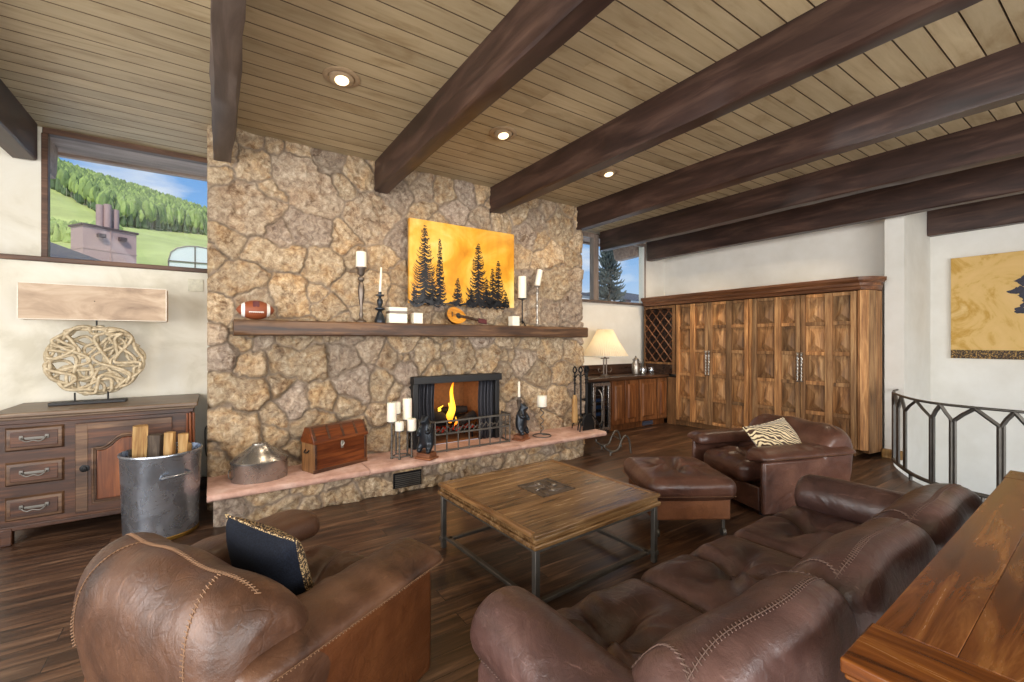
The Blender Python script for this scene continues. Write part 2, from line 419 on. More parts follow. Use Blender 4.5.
    M['football'] = plain('pigskin', (140,72,40), .5, 0, .5, 300, .15)
    M['white'] = plain('white_rubber', (236,232,226), .6)
    M['maroon'] = plain('dark_maroon', (86,34,40), .5)
    M['mandolin'] = wood('spruce_top', ((190,112,26),(226,150,44),(244,186,80)), 'x', 2, .25, .05)
    M['mandolin_side'] = wood('dark_bowl', ((40,22,12),(74,42,24),(104,64,38)), 'x', 2, .3, .05)
    M['outlet'] = plain('wall_plate', (206,202,182), .5)
    # outdoors
    M['grass'] = plain('meadow', (186,192,112), .9, 0, 0, .15, .2)
    k = NT('foliage'); v = k.coord(tint=False, gen='Object'); at = k.n('Attribute', attribute_name='tint').outputs['Fac']
    n = k.noise(v, 1.2, 5)
    col = k.ramp(at, [(0, lin((70,88,60))), (.35, lin((98,118,76))), (.6, lin((136,152,92))), (.85, lin((172,188,108))), (1, lin((196,188,172)))])
    col = k.mix(.5, col, k.ramp(n, [(.3, (.6,.65,.6)), (.65, (1.1,1.1,1.0))]), 'MULTIPLY')
    k.p(Base_Color=col, Roughness=.9); M['foliage'] = k.m
    M['siding'] = plain('mauve_siding', (178,146,138), .7)
    M['siding_dark'] = plain('dark_metal_cap', (86,68,66), .6)
    M['roofdark'] = plain('slate_roof', (74,78,92), .6)
    M['greenhouse'] = plain('greenhouse_film', (206,212,214), .4)
    M['stucco'] = plain('white_stucco', (214,218,224), .8)
    M['conifer'] = plain('grey_green_conifer', (84,90,84), .9, 0, 0, 8, .35)
mk()

# ------------------------------------------------------------------ room shell
CEIL = 3.32
rail_pts = [(6.98,1.86,0),(6.75,1.83,0),(6.5,1.76,0),(6.22,1.62,0),(5.95,1.45,0),(5.76,1.25,0),(5.68,1.0,0),(5.66,.7,0),(5.66,.3,0),(5.66,-.3,0)]
rail_c = catmull(rail_pts, 12)
edge = [(p.x+.07, p.y+.02) for p in rail_c]
poly = [(-3.3,-3.3),(5.73,-3.3),(5.73,-1.0)] + edge[::-1] + [(7.02,1.88),(7.4,1.9),(7.4,5.6),(-3.3,5.6)]
fl = MB(); fl.prism(poly, -.02, 0)
struct(obj('floor', fl, M['floor'], smooth=0))
fe = MB()   # the white fascia of the curved stair edge
ring = [(p.x+.075, p.y+.022) for p in rail_c]
vs = []
for a in ring: vs += [(a[0],a[1],-.021),(a[0],a[1],-.42),(a[0]-.05,a[1]-.015,-.42),(a[0]-.05,a[1]-.015,-.021)]
fs = []
for i in range(len(ring)-1):
    for j in range(4): fs.append((i*4+j, i*4+(j+1)%4, i*4+4+(j+1)%4, i*4+4+j))
fe.add(vs, fs); struct(obj('trim_1', fe, M['plaster'], smooth=40))
lf = MB(); lf.box(5.0,8.2,-3.3,2.0,-2.75,-2.7); struct(obj('floor_lower', lf, M['floor'], smooth=0))

# ceiling boards with V grooves
cb = MB(); y = -3.3
pitch = .1468
def fr(x): return x - math.floor(x)
while y < 5.62:
    for xa, xb in ((-3.3,2.1),(2.1,8.2)):
        t = fr(math.sin((y*7.1+xa))*43758.5)
        a, b = y, min(y+pitch, 5.62)
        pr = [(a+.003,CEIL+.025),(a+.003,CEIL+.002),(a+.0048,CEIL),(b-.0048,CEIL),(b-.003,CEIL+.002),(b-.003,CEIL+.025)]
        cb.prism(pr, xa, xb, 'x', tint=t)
        for q_ in (0,1,3,4): cb.t[-6+q_] = 2.0     # groove shade painted as dark colour on the side faces
    y += pitch
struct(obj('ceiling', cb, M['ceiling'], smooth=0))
cb = MB(); cb.box(-3.4,8.3,-3.4,5.62,CEIL+.0251,CEIL+.3); struct(obj('roof', cb, M['char'], smooth=0))  # also a dark backing that deepens the painted shade in the board gaps

# beams
def beam(x0, x1, z0, y0, y1, seed, label, rough=.006, z1=CEIL+.01, mat='beam'):
    q = random.Random(seed); mb = MB(); rings = []
    n = max(2, int((y1-y0)/.16))
    c = .012
    base = [(x0+c,z0),(x1-c,z0),(x1,z0+c),(x1,z1),(x0,z1),(x0,z0+c)]
    ph = [q.uniform(0,6) for _ in range(6)]
    for i in range(n+1):
        yy = y0 + (y1-y0)*i/n
        rings.append([(px + rough*(math.sin(yy*2.1+ph[j])+.6*q.uniform(-1,1))*(1 if pz < z1-.01 else 0), yy, pz + (rough*(math.sin(yy*1.7+ph[j])+.5*q.uniform(-1,1)) if pz < z1-.01 else 0)) for j,(px,pz) in enumerate(base)])
    mb.loft(rings)
    o = obj('ceiling_beam', mb, M[mat], smooth=30); struct(o); o['label'] = label; o['group'] = 'ceiling beams'
    return o
beam(-1.42,-1.262,3.0,-3.2,5.45,1,'dark timber ceiling beam running to the wall left of the window',.004)
beam(-.01,.13,3.01,-3.2,4.62,2,'weathered grey-brown timber beam ending on the left edge of the stone wall',.009,mat='beam_grey')
beam(1.39,1.53,3.01,-3.2,4.62,3,'dark timber ceiling beam between the two recessed ceiling lights over the stone wall',.005)
beam(2.79,2.935,3.01,-3.2,4.62,4,'dark timber ceiling beam ending above the right side of the tree painting',.005)
beam(4.2,4.345,3.01,-3.2,4.9,5,'dark timber ceiling beam meeting the right corner of the stone wall',.005)
beam(5.5,5.65,3.0,-3.2,5.45,6,'dark timber ceiling beam crossing above the small right window',.005)
beam(6.72,6.87,2.955,-3.2,5.45,7,'dark timber ceiling beam hung just in front of the carved cabinet wall',.005)
beam(7.93,8.08,2.86,-3.2,1.80,8,'dark timber ceiling beam against the wall above the ochre tree canvas',.004)

# plaster walls
w = MB()
w.box(-3.3,-1.245,5.5,5.62,2.1,CEIL)              # left of the left window
w.box(-3.3,.0,5.28,5.62,-.02,2.13)               # thick wall below the sill
struct(obj('wall_north_left', w, M['plaster_mottled'], smooth=0))
w = MB()
w.box(4.3,6.74,5.5,5.62,-.02,2.125); w.box(6.70,7.42,5.5,5.62,-.02,CEIL)
struct(obj('wall_north_right', w, M['plaster'], smooth=0))
w = MB(); w.box(7.3,7.42,1.86,5.62,-.4,CEIL); w.box(7.0,7.35,1.80,1.99,-.4,CEIL); w.box(7.03,8.12,1.805,1.86,-2.7,CEIL)
struct(obj('wall_east', w, M['plaster'], smooth=0))
w = MB(); w.box(8.1,8.2,-3.3,1.9,-2.7,CEIL); struct(obj('wall_stair', w, M['plaster'], smooth=0))
# rear and left walls with their big window openings (behind the camera)
w = MB(); w.box(-3.3,8.2,-3.4,-3.3,-.02,.5); w.box(-3.3,8.2,-3.4,-3.3,2.75,CEIL)
w.box(-3.3,-2.4,-3.4,-3.3,.5,2.75); w.box(4.8,8.2,-3.4,-3.3,.5,2.75)
struct(obj('wall_south', w, M['plaster'], smooth=0))
w = MB(); w.box(-3.4,-3.3,-3.4,5.62,-.02,.5); w.box(-3.4,-3.3,-3.4,5.62,2.75,CEIL)
w.box(-3.4,-3.3,-3.4,-2.4,.5,2.75); w.box(-3.4,-3.3,3.0,5.62,.5,2.75)
struct(obj('wall_west', w, M['plaster'], smooth=0))

# windows -----------------------------------------------------------
def window(n, x0, x1, z0, z1, y, bars, mat, label):
    t = thing('window_%d' % n, label, 'window', ((x0+x1)/2, y, z0)); struct(t)
    fr_ = MB()
    fr_.box(x0,x1,y-.03,y+.05,z0-.03,z0+.02); fr_.box(x0,x1,y-.03,y+.05,z1-.03,z1+.03)
    fr_.box(x0-.01,x0+.032,y-.028,y+.048,z0+.02,z1-.03); fr_.box(x1-.032,x1+.01,y-.028,y+.048,z0+.02,z1-.03)
    for b0,b1 in bars: fr_.box(b0,b1,y-.04,y+.06,z0+.021,z1-.031)
    obj('window_frame', fr_, mat, t, True, bevel=.004)
    g = MB(); g.box(x0+.03,x1-.03,y+.012,y+.018,z0+.01,z1-.03); obj('pane', g, M['glass'], t, True, smooth=0)
    return t
window(1, -1.24, 0.02, 2.14, 3.30, 5.52, [], M['trim'], 'wide clerestory window with hillside view left of the stone wall')
window(2, 4.33, 6.74, 2.135, 3.25, 5.52, [(5.38,5.50)], M['trim_pale'], 'small clerestory window with blue sky right of the stone wall')
s = MB(); s.box(-3.3,.0,5.24,5.52,2.115,2.155); struct(obj('trim_2', s, M['trim'], bevel=.006))
s = MB(); s.box(4.32,6.72,5.44,5.52,2.12,2.15); struct(obj('trim_3', s, M['trim_z'], bevel=.004))
s = MB(); s.box(6.92,7.0,1.8,2.0,0,.10); struct(obj('baseboard_east', s, M['log'], bevel=.004))
s = MB(); s.box(-3.3,-.0,5.265,5.28,0,.12); struct(obj('baseboard_north', s, M['dark_wood_x'], bevel=.004))
p = thing('window_3', 'large picture window in the wall behind the camera', 'window', (1.2,-3.35,.5)); struct(p)
m = MB()
for x in (-2.4,-.6,1.2,3.0,4.75): m.box(x,x+.06,-3.38,-3.32,.5,2.75)
m.box(-2.4,4.8,-3.38,-3.32,.5,.56); m.box(-2.4,4.8,-3.38,-3.32,2.69,2.75)
obj('window_frame', m, M['trim_z'], p, True); m = MB(); m.box(-2.4,4.8,-3.352,-3.348,.5,2.75); obj('pane', m, M['glass'], p, True, smooth=0)
p = thing('window_4', 'large picture window in the wall left of the camera', 'window', (-3.35,.3,.5)); struct(p)
m = MB()
for y in (-2.4,-.6,1.2,2.94): m.box(-3.38,-3.32,y,y+.06,.5,2.75)
m.box(-3.38,-3.32,-2.4,3.0,.5,.56); m.box(-3.38,-3.32,-2.4,3.0,2.69,2.75)
obj('window_frame', m, M['trim_z'], p, True); m = MB(); m.box(-3.352,-3.348,-2.4,3.0,.5,2.75); obj('pane', m, M['glass'], p, True, smooth=0)

# ------------------------------------------------------------------ stone chimney wall (height field of individual stones)
def vnoise(x, y, s, seed):
    r = np.random.RandomState(seed); T = r.rand(64,64)
    u = x*s; v = y*s; i = np.floor(u).astype(int); j = np.floor(v).astype(int); a = u-i; b = v-j
    a = a*a*(3-2*a); b = b*b*(3-2*b)
    g = lambda p, q: T[p % 64, q % 64]
    return (g(i,j)*(1-a)+g(i+1,j)*a)*(1-b)+(g(i,j+1)*(1-a)+g(i+1,j+1)*a)*b
def fbm(x, y, s, seed, o=4):
    r = 0; a = .5
    for k in range(o): r = r + a*(vnoise(x, y, s*2**k, seed+k)-.5); a *= .55
    return r
SITES = [(0.05,2.93,0.1),(0.3,3.04,0.17),(0.31,3.28,0.1),(0.45,3.27,0.11),(0.66,3.29,0.11),(0.96,3.26,0.14),(1.23,3.16,0.18),(0.62,3.03,0.23),(0.83,2.85,0.24),(1.1,3.0,0.13),(0.27,2.64,0.28),(0.09,2.3,0.14),(0.38,2.26,0.16),(0.6,2.2,0.16),(0.07,2.03,0.12),(0.27,2.05,0.14),(0.75,2.52,0.2),(1.36,2.73,0.3),(1.11,2.49,0.16),(0.88,2.14,0.21),(0.6,1.9,0.22),(0.93,1.77,0.15),(1.16,1.99,0.19),(0.03,1.74,0.09),(0.34,1.78,0.16),(1.45,2.32,0.19),(1.6,3.06,0.2),(1.91,3.13,0.15),(2.2,3.13,0.16),(2.28,2.96,0.17),(2.47,3.22,0.15),(1.63,2.55,0.18),(2.71,2.92,0.16),(2.94,2.92,0.19),(3.23,3.1,0.23),(3.46,3.04,0.21),(3.33,2.81,0.21),(3.57,2.76,0.19),(3.93,3.02,0.26),(3.7,2.56,0.28),(4.22,2.79,0.18),(3.81,2.27,0.32),(4.17,2.3,0.18),(4.1,1.89,0.27),(3.76,1.83,0.23),(3.41,1.86,0.24),(3.33,2.19,0.21),(3.23,2.55,0.21),(4.1,2.6,0.18),(1.39,2.02,0.21),(1.63,1.93,0.14),(1.67,2.14,0.15),(0.05,1.32,0.1),(-0.02,1.53,0.07),(0.21,1.44,0.06),(0.38,1.44,0.09),(0.3,1.25,0.12),(0.57,1.27,0.17),(0.76,1.25,0.18),(1.08,1.29,0.16),(1.35,1.37,0.13),(1.55,1.28,0.14),(0.1,1.02,0.11),(0.27,0.99,0.12),(0.51,1.04,0.1),(1.23,1.0,0.2),(1.44,0.98,0.16),(1.6,0.89,0.11),(0.65,0.87,0.16),(0.51,0.75,0.1),(0.87,0.86,0.17),(1.14,0.79,0.15),(1.4,0.69,0.12),(0.1,0.7,0.15),(0.21,0.51,0.18),(0.46,0.54,0.12),(0.63,0.41,0.1),(1.43,0.42,0.13),(0.78,0.41,0.14),(1.03,0.47,0.14),(1.96,1.27,0.19),(1.72,1.45,0.15),(1.67,1.28,0.05),(1.74,1.27,0.05),(1.8,1.28,0.05),(1.72,1.12,0.13),(2.4,1.26,0.26),(2.75,1.21,0.23),(3.01,1.27,0.07),(3.11,1.26,0.07),(3.33,1.2,0.21),(3.76,1.32,0.26),(3.98,1.01,0.27),(3.54,0.98,0.25),(2.08,1.12,0.16),(4.1,1.27,0.24),(2.28,1.37,0.12),(2.94,1.05,0.17),(3.08,0.84,0.17),(3.44,0.76,0.24),(3.87,0.62,0.29),(4.22,0.82,0.25),(3.23,0.55,0.23),(3.7,0.33,0.28),(4.1,0.29,0.27),(3.44,0.24,0.24)]
MERGE = {(0.83,2.85): (0.62,3.03), (0.76,1.25): (0.57,1.27), (0.27,2.05): (0.07,2.03), (0.27,0.99): (0.1,1.02), (0.21,0.51): (0.1,0.7), (0.6,2.2): (0.38,2.26)}
def stone_field(x0, x1, z0, z1, h, sites, hole, yfront, amp=.045, mort=.008, seed=3, wrap=.9, fill=.17, aniso=1.0, edgewob=.012):
    nx = int(round((x1-x0)/h)); nz = int(round((z1-z0)/h))
    X, Z = np.meshgrid(np.linspace(x0,x1,nx+1), np.linspace(z0,z1,nz+1))
    r = np.random.RandomState(seed); st = list(sites)
    tries = 0
    while tries < 1500:
        tries += 1
        a, b = r.uniform(x0,x1), r.uniform(z0,z1)
        rr = fill*r.uniform(.7,1.3)
        if all(math.hypot(a-q[0], b-q[1]) > .62*(q[2]+rr) for q in st): st.append((a,b,rr))
    wx = X + .05*fbm(X,Z,5,seed+10)*2 + .02*fbm(X,Z,22,seed+20)*2
    wz = Z + .05*fbm(X,Z,5,seed+30)*2 + .02*fbm(X,Z,22,seed+40)*2
    D = np.stack([np.sqrt((wx-a)**2/aniso + (wz-b)**2) - rr*.85 for a,b,rr in st])
    par = list(range(len(st)))
    for i,q in enumerate(st):
        k = MERGE.get((q[0],q[1]))
        if k:
            for j,u in enumerate(st):
                if (u[0],u[1]) == k: par[i] = j
    par = np.array(par)
    for i in range(len(st)):
        if par[i] != i: D[par[i]] = np.minimum(D[par[i]], D[i]); D[i] = 99
    o = np.argsort(D, axis=0); f1 = np.take_along_axis(D, o[:1], 0)[0]; f2 = np.take_along_axis(D, o[1:2], 0)[0]
    cid = o[0]; e = (f2-f1)*.5
    tint = r.rand(len(st)); tx = r.uniform(-.12,.12,len(st)); tz = r.uniform(-.1,.1,len(st)); up = r.uniform(.6,1.1,len(st))
    sx = np.array([q[0] for q in st]); sz = np.array([q[1] for q in st])
    low = np.clip((1.55-Z)/.25, 0, 1) if z1 > 1 else np.ones_like(Z)*.3   # rounder boulders below the mantel, flatter faces above
    s = np.clip((e-mort*.5)/(.016+.016*low), 0, 1); s = s*(2-s)
    amp = amp*(.62+.85*low)
    hgt = s*(amp*up[cid] + tx[cid]*(X-sx[cid]) + tz[cid]*(Z-sz[cid])) + s*(fbm(X+cid*1.7,Z,5,seed+50,4)*.09 + fbm(X+cid*3.1,Z,24,seed+60,4)*.045) + (1-s)*fbm(X,Z,30,seed+70,3)*.010
    mo = np.clip(1-(e-mort*.35)/.009, 0, 1)
    # stones turn the corner at the two free edges
    ed = np.minimum(X-x0, x1-X)
    Xo = X.copy()
    Xo = np.where(X-x0 < .03, X - (1-mo)*edgewob*1.5 + edgewob*mo, Xo); Xo = np.where(x1-X < .03, Xo + (1-mo)*edgewob*1.5 - edgewob*mo, Xo)
    hgt = hgt - np.clip(1-ed/.05,0,1)**2*.035
    Y = yfront - hgt
    vs = np.stack([Xo, Y, Z], -1).reshape(-1,3)
    idx = np.arange((nx+1)*(nz+1)).reshape(nz+1, nx+1)
    q = np.stack([idx[:-1,:-1], idx[:-1,1:], idx[1:,1:], idx[1:,:-1]], -1).reshape(-1,4)
    cx = (X[:-1,:-1]+X[1:,1:])/2; cz = (Z[:-1,:-1]+Z[1:,1:])/2
    keep = np.ones(cx.shape, bool)
    if hole: keep = ~((cx > hole[0]) & (cx < hole[1]) & (cz > hole[2]) & (cz < hole[3]))
    return vs, q[keep.reshape(-1)], tint[cid].reshape(-1), mo.reshape(-1), idx
def stone_obj(name, f, back):
    vs, q, ti, mo, idx = f
    vs = vs.tolist(); q = q.tolist(); ti = ti.tolist(); mo = mo.tolist()
    def skirt(line):
        b = len(vs)
        for i in line:
            vs.append((vs[i][0], back, vs[i][2])); ti.append(ti[i]); mo.append(mo[i])
        for k in range(len(line)-1): q.append((line[k], line[k+1], b+k+1, b+k))
    skirt(idx[:,0].tolist()); skirt(idx[:,-1].tolist()[::-1]); skirt(idx[-1,:].tolist()); skirt(idx[0,:].tolist()[::-1])
    me = bpy.data.meshes.new(name); me.from_pydata(vs, [], q); me.update()
    for nm, d in (('stone_tint', ti), ('mortar', mo)):
        a = me.attributes.new(nm, 'FLOAT', 'POINT'); a.data.foreach_set('value', d)
    me.materials.append(M['stone']); me.shade_smooth()
    o = bpy.data.objects.new(name, me); C.objects.link(o); return o
HOLE = (1.80, 2.83, .27, 1.06)
so = stone_obj('wall_fireplace', stone_field(-.03,4.32,0,CEIL+.01,.0115,SITES,HOLE,4.63), 5.56)
struct(so); so['label'] = 'chimney wall of rough tan and golden field stones'

# hearth: pink slab on a low stone base
h = thing('hearth', 'long low stone hearth with pink sandstone slab below the fireplace', 'hearth', (2.0,4.3,0))
q = random.Random(5)
def slab(x0, x1, y0, y1, z0, z1):
    mb = MB(); n = int((x1-x0)/.035); rings = []
    for i in range(n+1):
        x = x0+(x1-x0)*i/n; j = lambda a: q.uniform(-a,a)
        if i == 0: x += .0
        rings.append([(x,y1,z0),(x,y1,z1),(x,y0+.02+j(.003),z1),(x+j(.004),y0+.006+j(.004),z1-.008+j(.003)),(x+j(.004),y0+j(.006),(z0+z1)/2+j(.006)),(x+j(.004),y0+.006+j(.006),z0+.008+j(.003)),(x,y0+.015,z0)])
    mb.loft(rings); return mb
for a,b in ((-.045,1.166),(1.172,2.85),(2.853,4.19)):
    m = slab(a,b,4.03,4.60,.232,.285); m.t = [q.random()]*len(m.t)
    obj('slab', m, M['sandstone'], h, True, smooth=50)
bs = stone_obj('stone_base', stone_field(-.0,3.88,0,.235,.0115,[],None,4.11,.018,.008,11,fill=.17,aniso=2.6,edgewob=.003), 4.56)
bs.parent = h; bs.data.transform(Matrix.Translation((-2.0,-4.3,0)))
vt = MB(); vt.box(1.40,1.68,4.07,4.082,.055,.20,)
obj('vent_frame', vt, M['black_iron'], h, True, bevel=.003)
vt = MB()
for k in range(7): vt.box(1.415,1.665,4.06,4.07,.066+k*.018,.075+k*.018)
obj('vent_grille', vt, M['iron'], h, True)

# ------------------------------------------------------------------ fireplace insert
f = thing('fireplace', 'black steel fireplace insert with mesh curtains set in the stone wall', 'fireplace', (2.35,4.62,.285))
m = MB(); x0,x1,z0,z1 = 1.80,2.83,.288,1.06
yb = 5.10
m.add([(x0,4.60,z0),(x1,4.60,z0),(x1-.15,yb,z0),(x0+.15,yb,z0),(x0,4.60,z1),(x1,4.60,z1),(x1-.15,yb,z1),(x0+.15,yb,z1)], [(0,1,2,3),(7,6,5,4),(2,6,7,3),(1,5,6,2),(3,7,4,0)])
obj('firebox', m, M['firebrick'], f, True, smooth=0, label='tan brick lined firebox')
m = MB(); m.box(1.757,2.865,4.46,4.62,.985,1.065); m.box(1.765,1.825,4.50,4.64,.287,.985); m.box(2.80,2.855,4.50,4.64,.287,.985)
obj('surround', m, M['black'], f, True, bevel=.006)
for xa,xb in ((1.825,2.03),(2.60,2.80)):
    m = MB(); vs=[]; n=60
    for i in range(n+1):
        x = xa+(xb-xa)*i/n; yy = 4.56+.018*math.sin(i/n*PI*2*4.5)+.005*math.sin(i*.7)
        for k in range(9):
            z = .289+.694*k/8; vs.append((x+.006*math.sin(k*.9), yy, z))
    fs=[(i*9+k,(i+1)*9+k,(i+1)*9+k+1,i*9+k+1) for i in range(n) for k in range(8)]
    m.add(vs,fs); obj('mesh_curtain', m, M['screen'], f, True, smooth=180, solid=.004)
# grate
g = thing('fire_grate', 'black iron grate holding the burning logs in the fireplace', 'grate', (2.35,4.8,.285))
m = MB()
for k in range(7):
    x = 2.08+.09*k; m.tube(catmull([(x,4.66,.47),(x,4.68,.41),(x,4.74,.395),(x,4.95,.395)],5), .011, 6)
for yy in (4.72,4.92): m.tube([(2.04,yy,.385),(2.66,yy,.385)], .011, 6)
obj('bars', m, M['black_iron'], g, True)
for xx in (2.1,2.6):
    for yy in (4.72,4.92):
        m = MB(); m.tube([(xx,yy,.292),(xx,yy,.385)], .012, 6); obj('leg', m, M['black_iron'], g, True)
def charlog(a, b, r, label, seed):
    q = random.Random(seed); mb = MB(); n = 12; a = Vector(a); b = Vector(b); pts = [a.lerp(b, i/n) for i in range(n+1)]
    mb.tube(pts, [r*(.85+.3*q.random()) for _ in pts], 10)
    tag(obj('burning_log', mb, M['char'], smooth=60), label, 'log', 'logs in the fireplace')
charlog((2.02,4.70,.62),(2.40,4.90,.485),.06,'charred black log slanting down from the left in the fire',1)
charlog((2.10,4.98,.475),(2.64,4.985,.475),.062,'charred log lying flat at the back of the fire grate',2)
charlog((2.42,4.74,.475),(2.66,4.78,.54),.055,'charred log rising to the right in the fire',3)
charlog((2.30,4.96,.60),(2.62,4.90,.60),.045,'thin charred log laid on top of the fire',4)
m = MB(); q = random.Random(9)
for i in range(40): m.soft((2.08+.56*q.random(),4.72+.2*q.random(),.395+.03*q.random()), (.05,.05,.03), .015, 3)
tag(obj('embers', m, M['ember']), 'glowing red embers on the fire grate under the logs', 'embers', kind='stuff')
fl = MB()
def tongue(cx, cy, z0, z1, w, seed, lean=.03):
    q = random.Random(seed); rings = []; n = 16; p = q.uniform(0,6)
    for i in range(n+1):
        t = i/n; r = w*(math.sin(PI*min(1,(t*.9+.08)))**.8)*(1-.55*t)*(1+.25*math.sin(t*9+p))+.002
        ox = lean*t+.022*math.sin(t*7+p)*t; 
        rings.append([(cx+ox+r*math.cos(2*PI*j/10), cy+.5*r*math.sin(2*PI*j/10), z0+(z1-z0)*t) for j in range(10)])
    fl.loft(rings)
tongue(2.335,4.76,.50,.96,.048,2,.03); tongue(2.32,4.75,.48,.72,.055,5,.0); tongue(2.20,4.80,.62,.69,.028,4); tongue(2.35,4.68,.45,.56,.018,6)
tag(obj('flame', fl, M['flame'], smooth=180), 'tall yellow flame rising from the logs in the fireplace', 'flame', kind='stuff')

# low iron fender in front of the fire
f = thing('fire_fender', 'low black iron fender of rails and bars before the fireplace', 'fender', (2.7,4.3,.285))
m = MB(); P = [(1.80,4.45),(1.90,4.24),(2.83,4.24),(2.85,4.45)]
for z in (.605,.475): m.tube([(a,b,z) for a,b in P], .011, 6)
m.tube([(a,b,.30) for a,b in P], .010, 6); obj('rail', m, M['iron'], f, True)
for k in range(8):
    m = MB(); x = 1.90+.93*k/7; m.tube([(x,4.24,.286),(x,4.24,.605)], .008, 6); obj('bar', m, M['iron'], f, True)
for x,y in ((1.805,4.44),(2.849,4.44),(1.85,4.345),(2.84,4.345)):
    m = MB(); m.tube([(x,y,.286),(x,y,.605)], .008, 6); obj('bar', m, M['iron'], f, True)
m = MB(); q = random.Random(3)
for k in range(16):
    x = 1.93+.87*k/15; m.tube([(x-.04,4.24,.485+.02*q.random()),(x,4.235,.525+.03*q.random()),(x+.04,4.24,.495+.03*q.random())], .007, 5)
obj('twig_band', m, M['iron'], f, True)

# ------------------------------------------------------------------ mantel and what stands on it
MZ = 1.63
mt = MB(); n = 60; q = random.Random(8); rings = []
for i in range(n+1):
    x = .137+(4.12-.137)*i/n; j = lambda a: q.uniform(-a,a)
    rings.append([(x,4.62,1.497),(x,4.62,MZ),(x,4.315+j(.003),MZ),(x,4.303+j(.003),MZ-.01+j(.002)),(x,4.300+j(.004),1.60),(x,4.303+j(.005),1.565),(x,4.300+j(.004),1.53),(x,4.305+j(.003),1.507),(x,4.32,1.497)])
mt.loft(rings); tag(obj('mantel_shelf', mt, M['mantel'], smooth=35), 'long thick rough-hewn brown timber mantel across the stone wall', 'mantel')

def candle(c, r, h, label, group='white candles', lean=0, mat='wax', rz=0):
    t = thing('candle', label, 'candle', c, rz, group); t.rotation_euler = (0, lean, rz)
    m = MB(); m.lathe([(r*.96,0),(r,.004),(r*1.0,h*.5),(r*.98,h-.006),(r*.93,h),(r*.72,h-.002),(r*.45,h-.006),(.002,h-.008)], n=20); obj('wax', m, M[mat], t, smooth=50)
    m = MB(); m.tube([(0,0,h-.01),(.001,0,h+.006),(.004,0,h+.014)], .0016, 5); obj('wick', m, M['black'], t)
    return t
def taper(c, r0, r1, h, label, group='white candles', lean=0, ax=1):
    t = thing('taper_candle', label, 'candle', c, 0, group); t.rotation_euler = (0, lean, 0)
    m = MB(); m.lathe([(r0,0),(r0*.98,h*.3),((r0+r1)/2,h*.7),(r1,h-.01),(r1*.4,h)], n=14); obj('wax', m, M['wax'], t, smooth=50)
    m = MB(); m.tube([(0,0,h-.004),(.002,0,h+.012)], .0014, 5); obj('wick', m, M['black'], t); return t

# football
t = thing('football', 'brown leather football with white stripes at the left end of the mantel', 'ball', (.30,4.42,MZ+.0885)); t.rotation_euler = (R(-20),0,0)
L = .145; prof = []
m = MB()
def fb(x): return .083*(max(0,1-(x/L)**2))**.72+.0005
m.tube([(-L+2*L*i/32,0,0) for i in range(33)], [fb(-L+2*L*i/32) for i in range(33)], 24); obj('skin', m, M['football'], t, smooth=180)
for s_ in (-1,1):
    m = MB(); xs = [s_*(.082+.026*i/4) for i in range(5)]; m.tube([(x,0,0) for x in xs], [fb(x)+.0012 for x in xs], 24, caps=False); obj('stripe', m, M['white'], t, smooth=180)
m = MB()
for k in range(8): x = -.05+.1*k/7; m.tube([(x,-.082*.5-.036,-.012*0-.055),(x,-.083*.8,-.045)], .004, 5)
m.tube([(-.055,-.079,-.05),(0,-.081,-.052),(.055,-.079,-.05)], .0035, 5); obj('laces', m, M['white'], t)
m = MB(); m.soft((0,-.079,.02),(.05,.01,.055),.02,5); obj('emblem', m, M['maroon'], t, label='dark maroon emblem patch')

# tall pillar candlestick + candle, turned taper holder
t = thing('candlestick', 'tall turned silver-grey pillar candlestick on the left half of the mantel', 'candlestick', (1.20,4.43,MZ))
m = MB(); m.lathe([(.05,0),(.052,.012),(.03,.03),(.016,.05),(.022,.08),(.014,.11),(.012,.16),(.026,.24),(.034,.32),(.024,.38),(.013,.40),(.03,.42),(.03,.44),(.014,.455),(.034,.48),(.036,.52),(.05,.535),(.05,.545)], n=20); obj('stem', m, M['pewter'], t, smooth=50)
candle((1.20,4.43,MZ+.545), .05, .15, 'thick white pillar candle on the tall silver-grey candlestick')
t = thing('candlestick', 'short dark pewter candlestick with ringed stem right of the tall pillar candlestick', 'candlestick', (1.385,4.43,MZ))
m = MB(); m.lathe([(.052,0),(.054,.01),(.05,.04),(.032,.09),(.018,.12),(.05,.14),(.05,.15),(.016,.165),(.028,.20),(.03,.23),(.014,.25),(.014,.265),(.042,.275),(.042,.285),(.016,.29),(.017,.315)], n=20); obj('stem', m, M['bronze'], t, smooth=50)
taper((1.385,4.43,MZ+.30), .0125, .008, .265, 'slim white taper candle in the dark pewter candlestick', lean=R(3))
# square white candles
def sqcandle(x, y, z, w, d, hh, label, band=None):
    t = thing('square_candle', label, 'candle', (x,y,z), 0, 'white candles')
    m = MB(); m.box(-w/2,w/2,-d/2,d/2,0,hh if band is None else band[0]); 
    if band: m.box(-w/2,w/2,-d/2,d/2,band[1],hh)
    obj('wax', m, M['wax'], t, bevel=.006)
    if band: m = MB(); m.box(-w/2+.004,w/2-.004,-d/2+.004,d/2-.004,band[0],band[1]); obj('band', m, M['pewter'], t, label='grey-brown band')
    m = MB(); m.tube([(0,0,hh-.002),(.002,0,hh+.014)], .0016, 5); obj('wick', m, M['black'], t); return t
sqcandle(1.56,4.44,MZ,.19,.12,.165,'wide square white candle with a grey band left of the painting',(.10,.125))
sqcandle(1.775,4.43,MZ,.10,.10,.115,'small square white candle under the left corner of the painting')
sqcandle(3.01,4.42,MZ,.10,.10,.12,'small square white candle under the right corner of the painting')
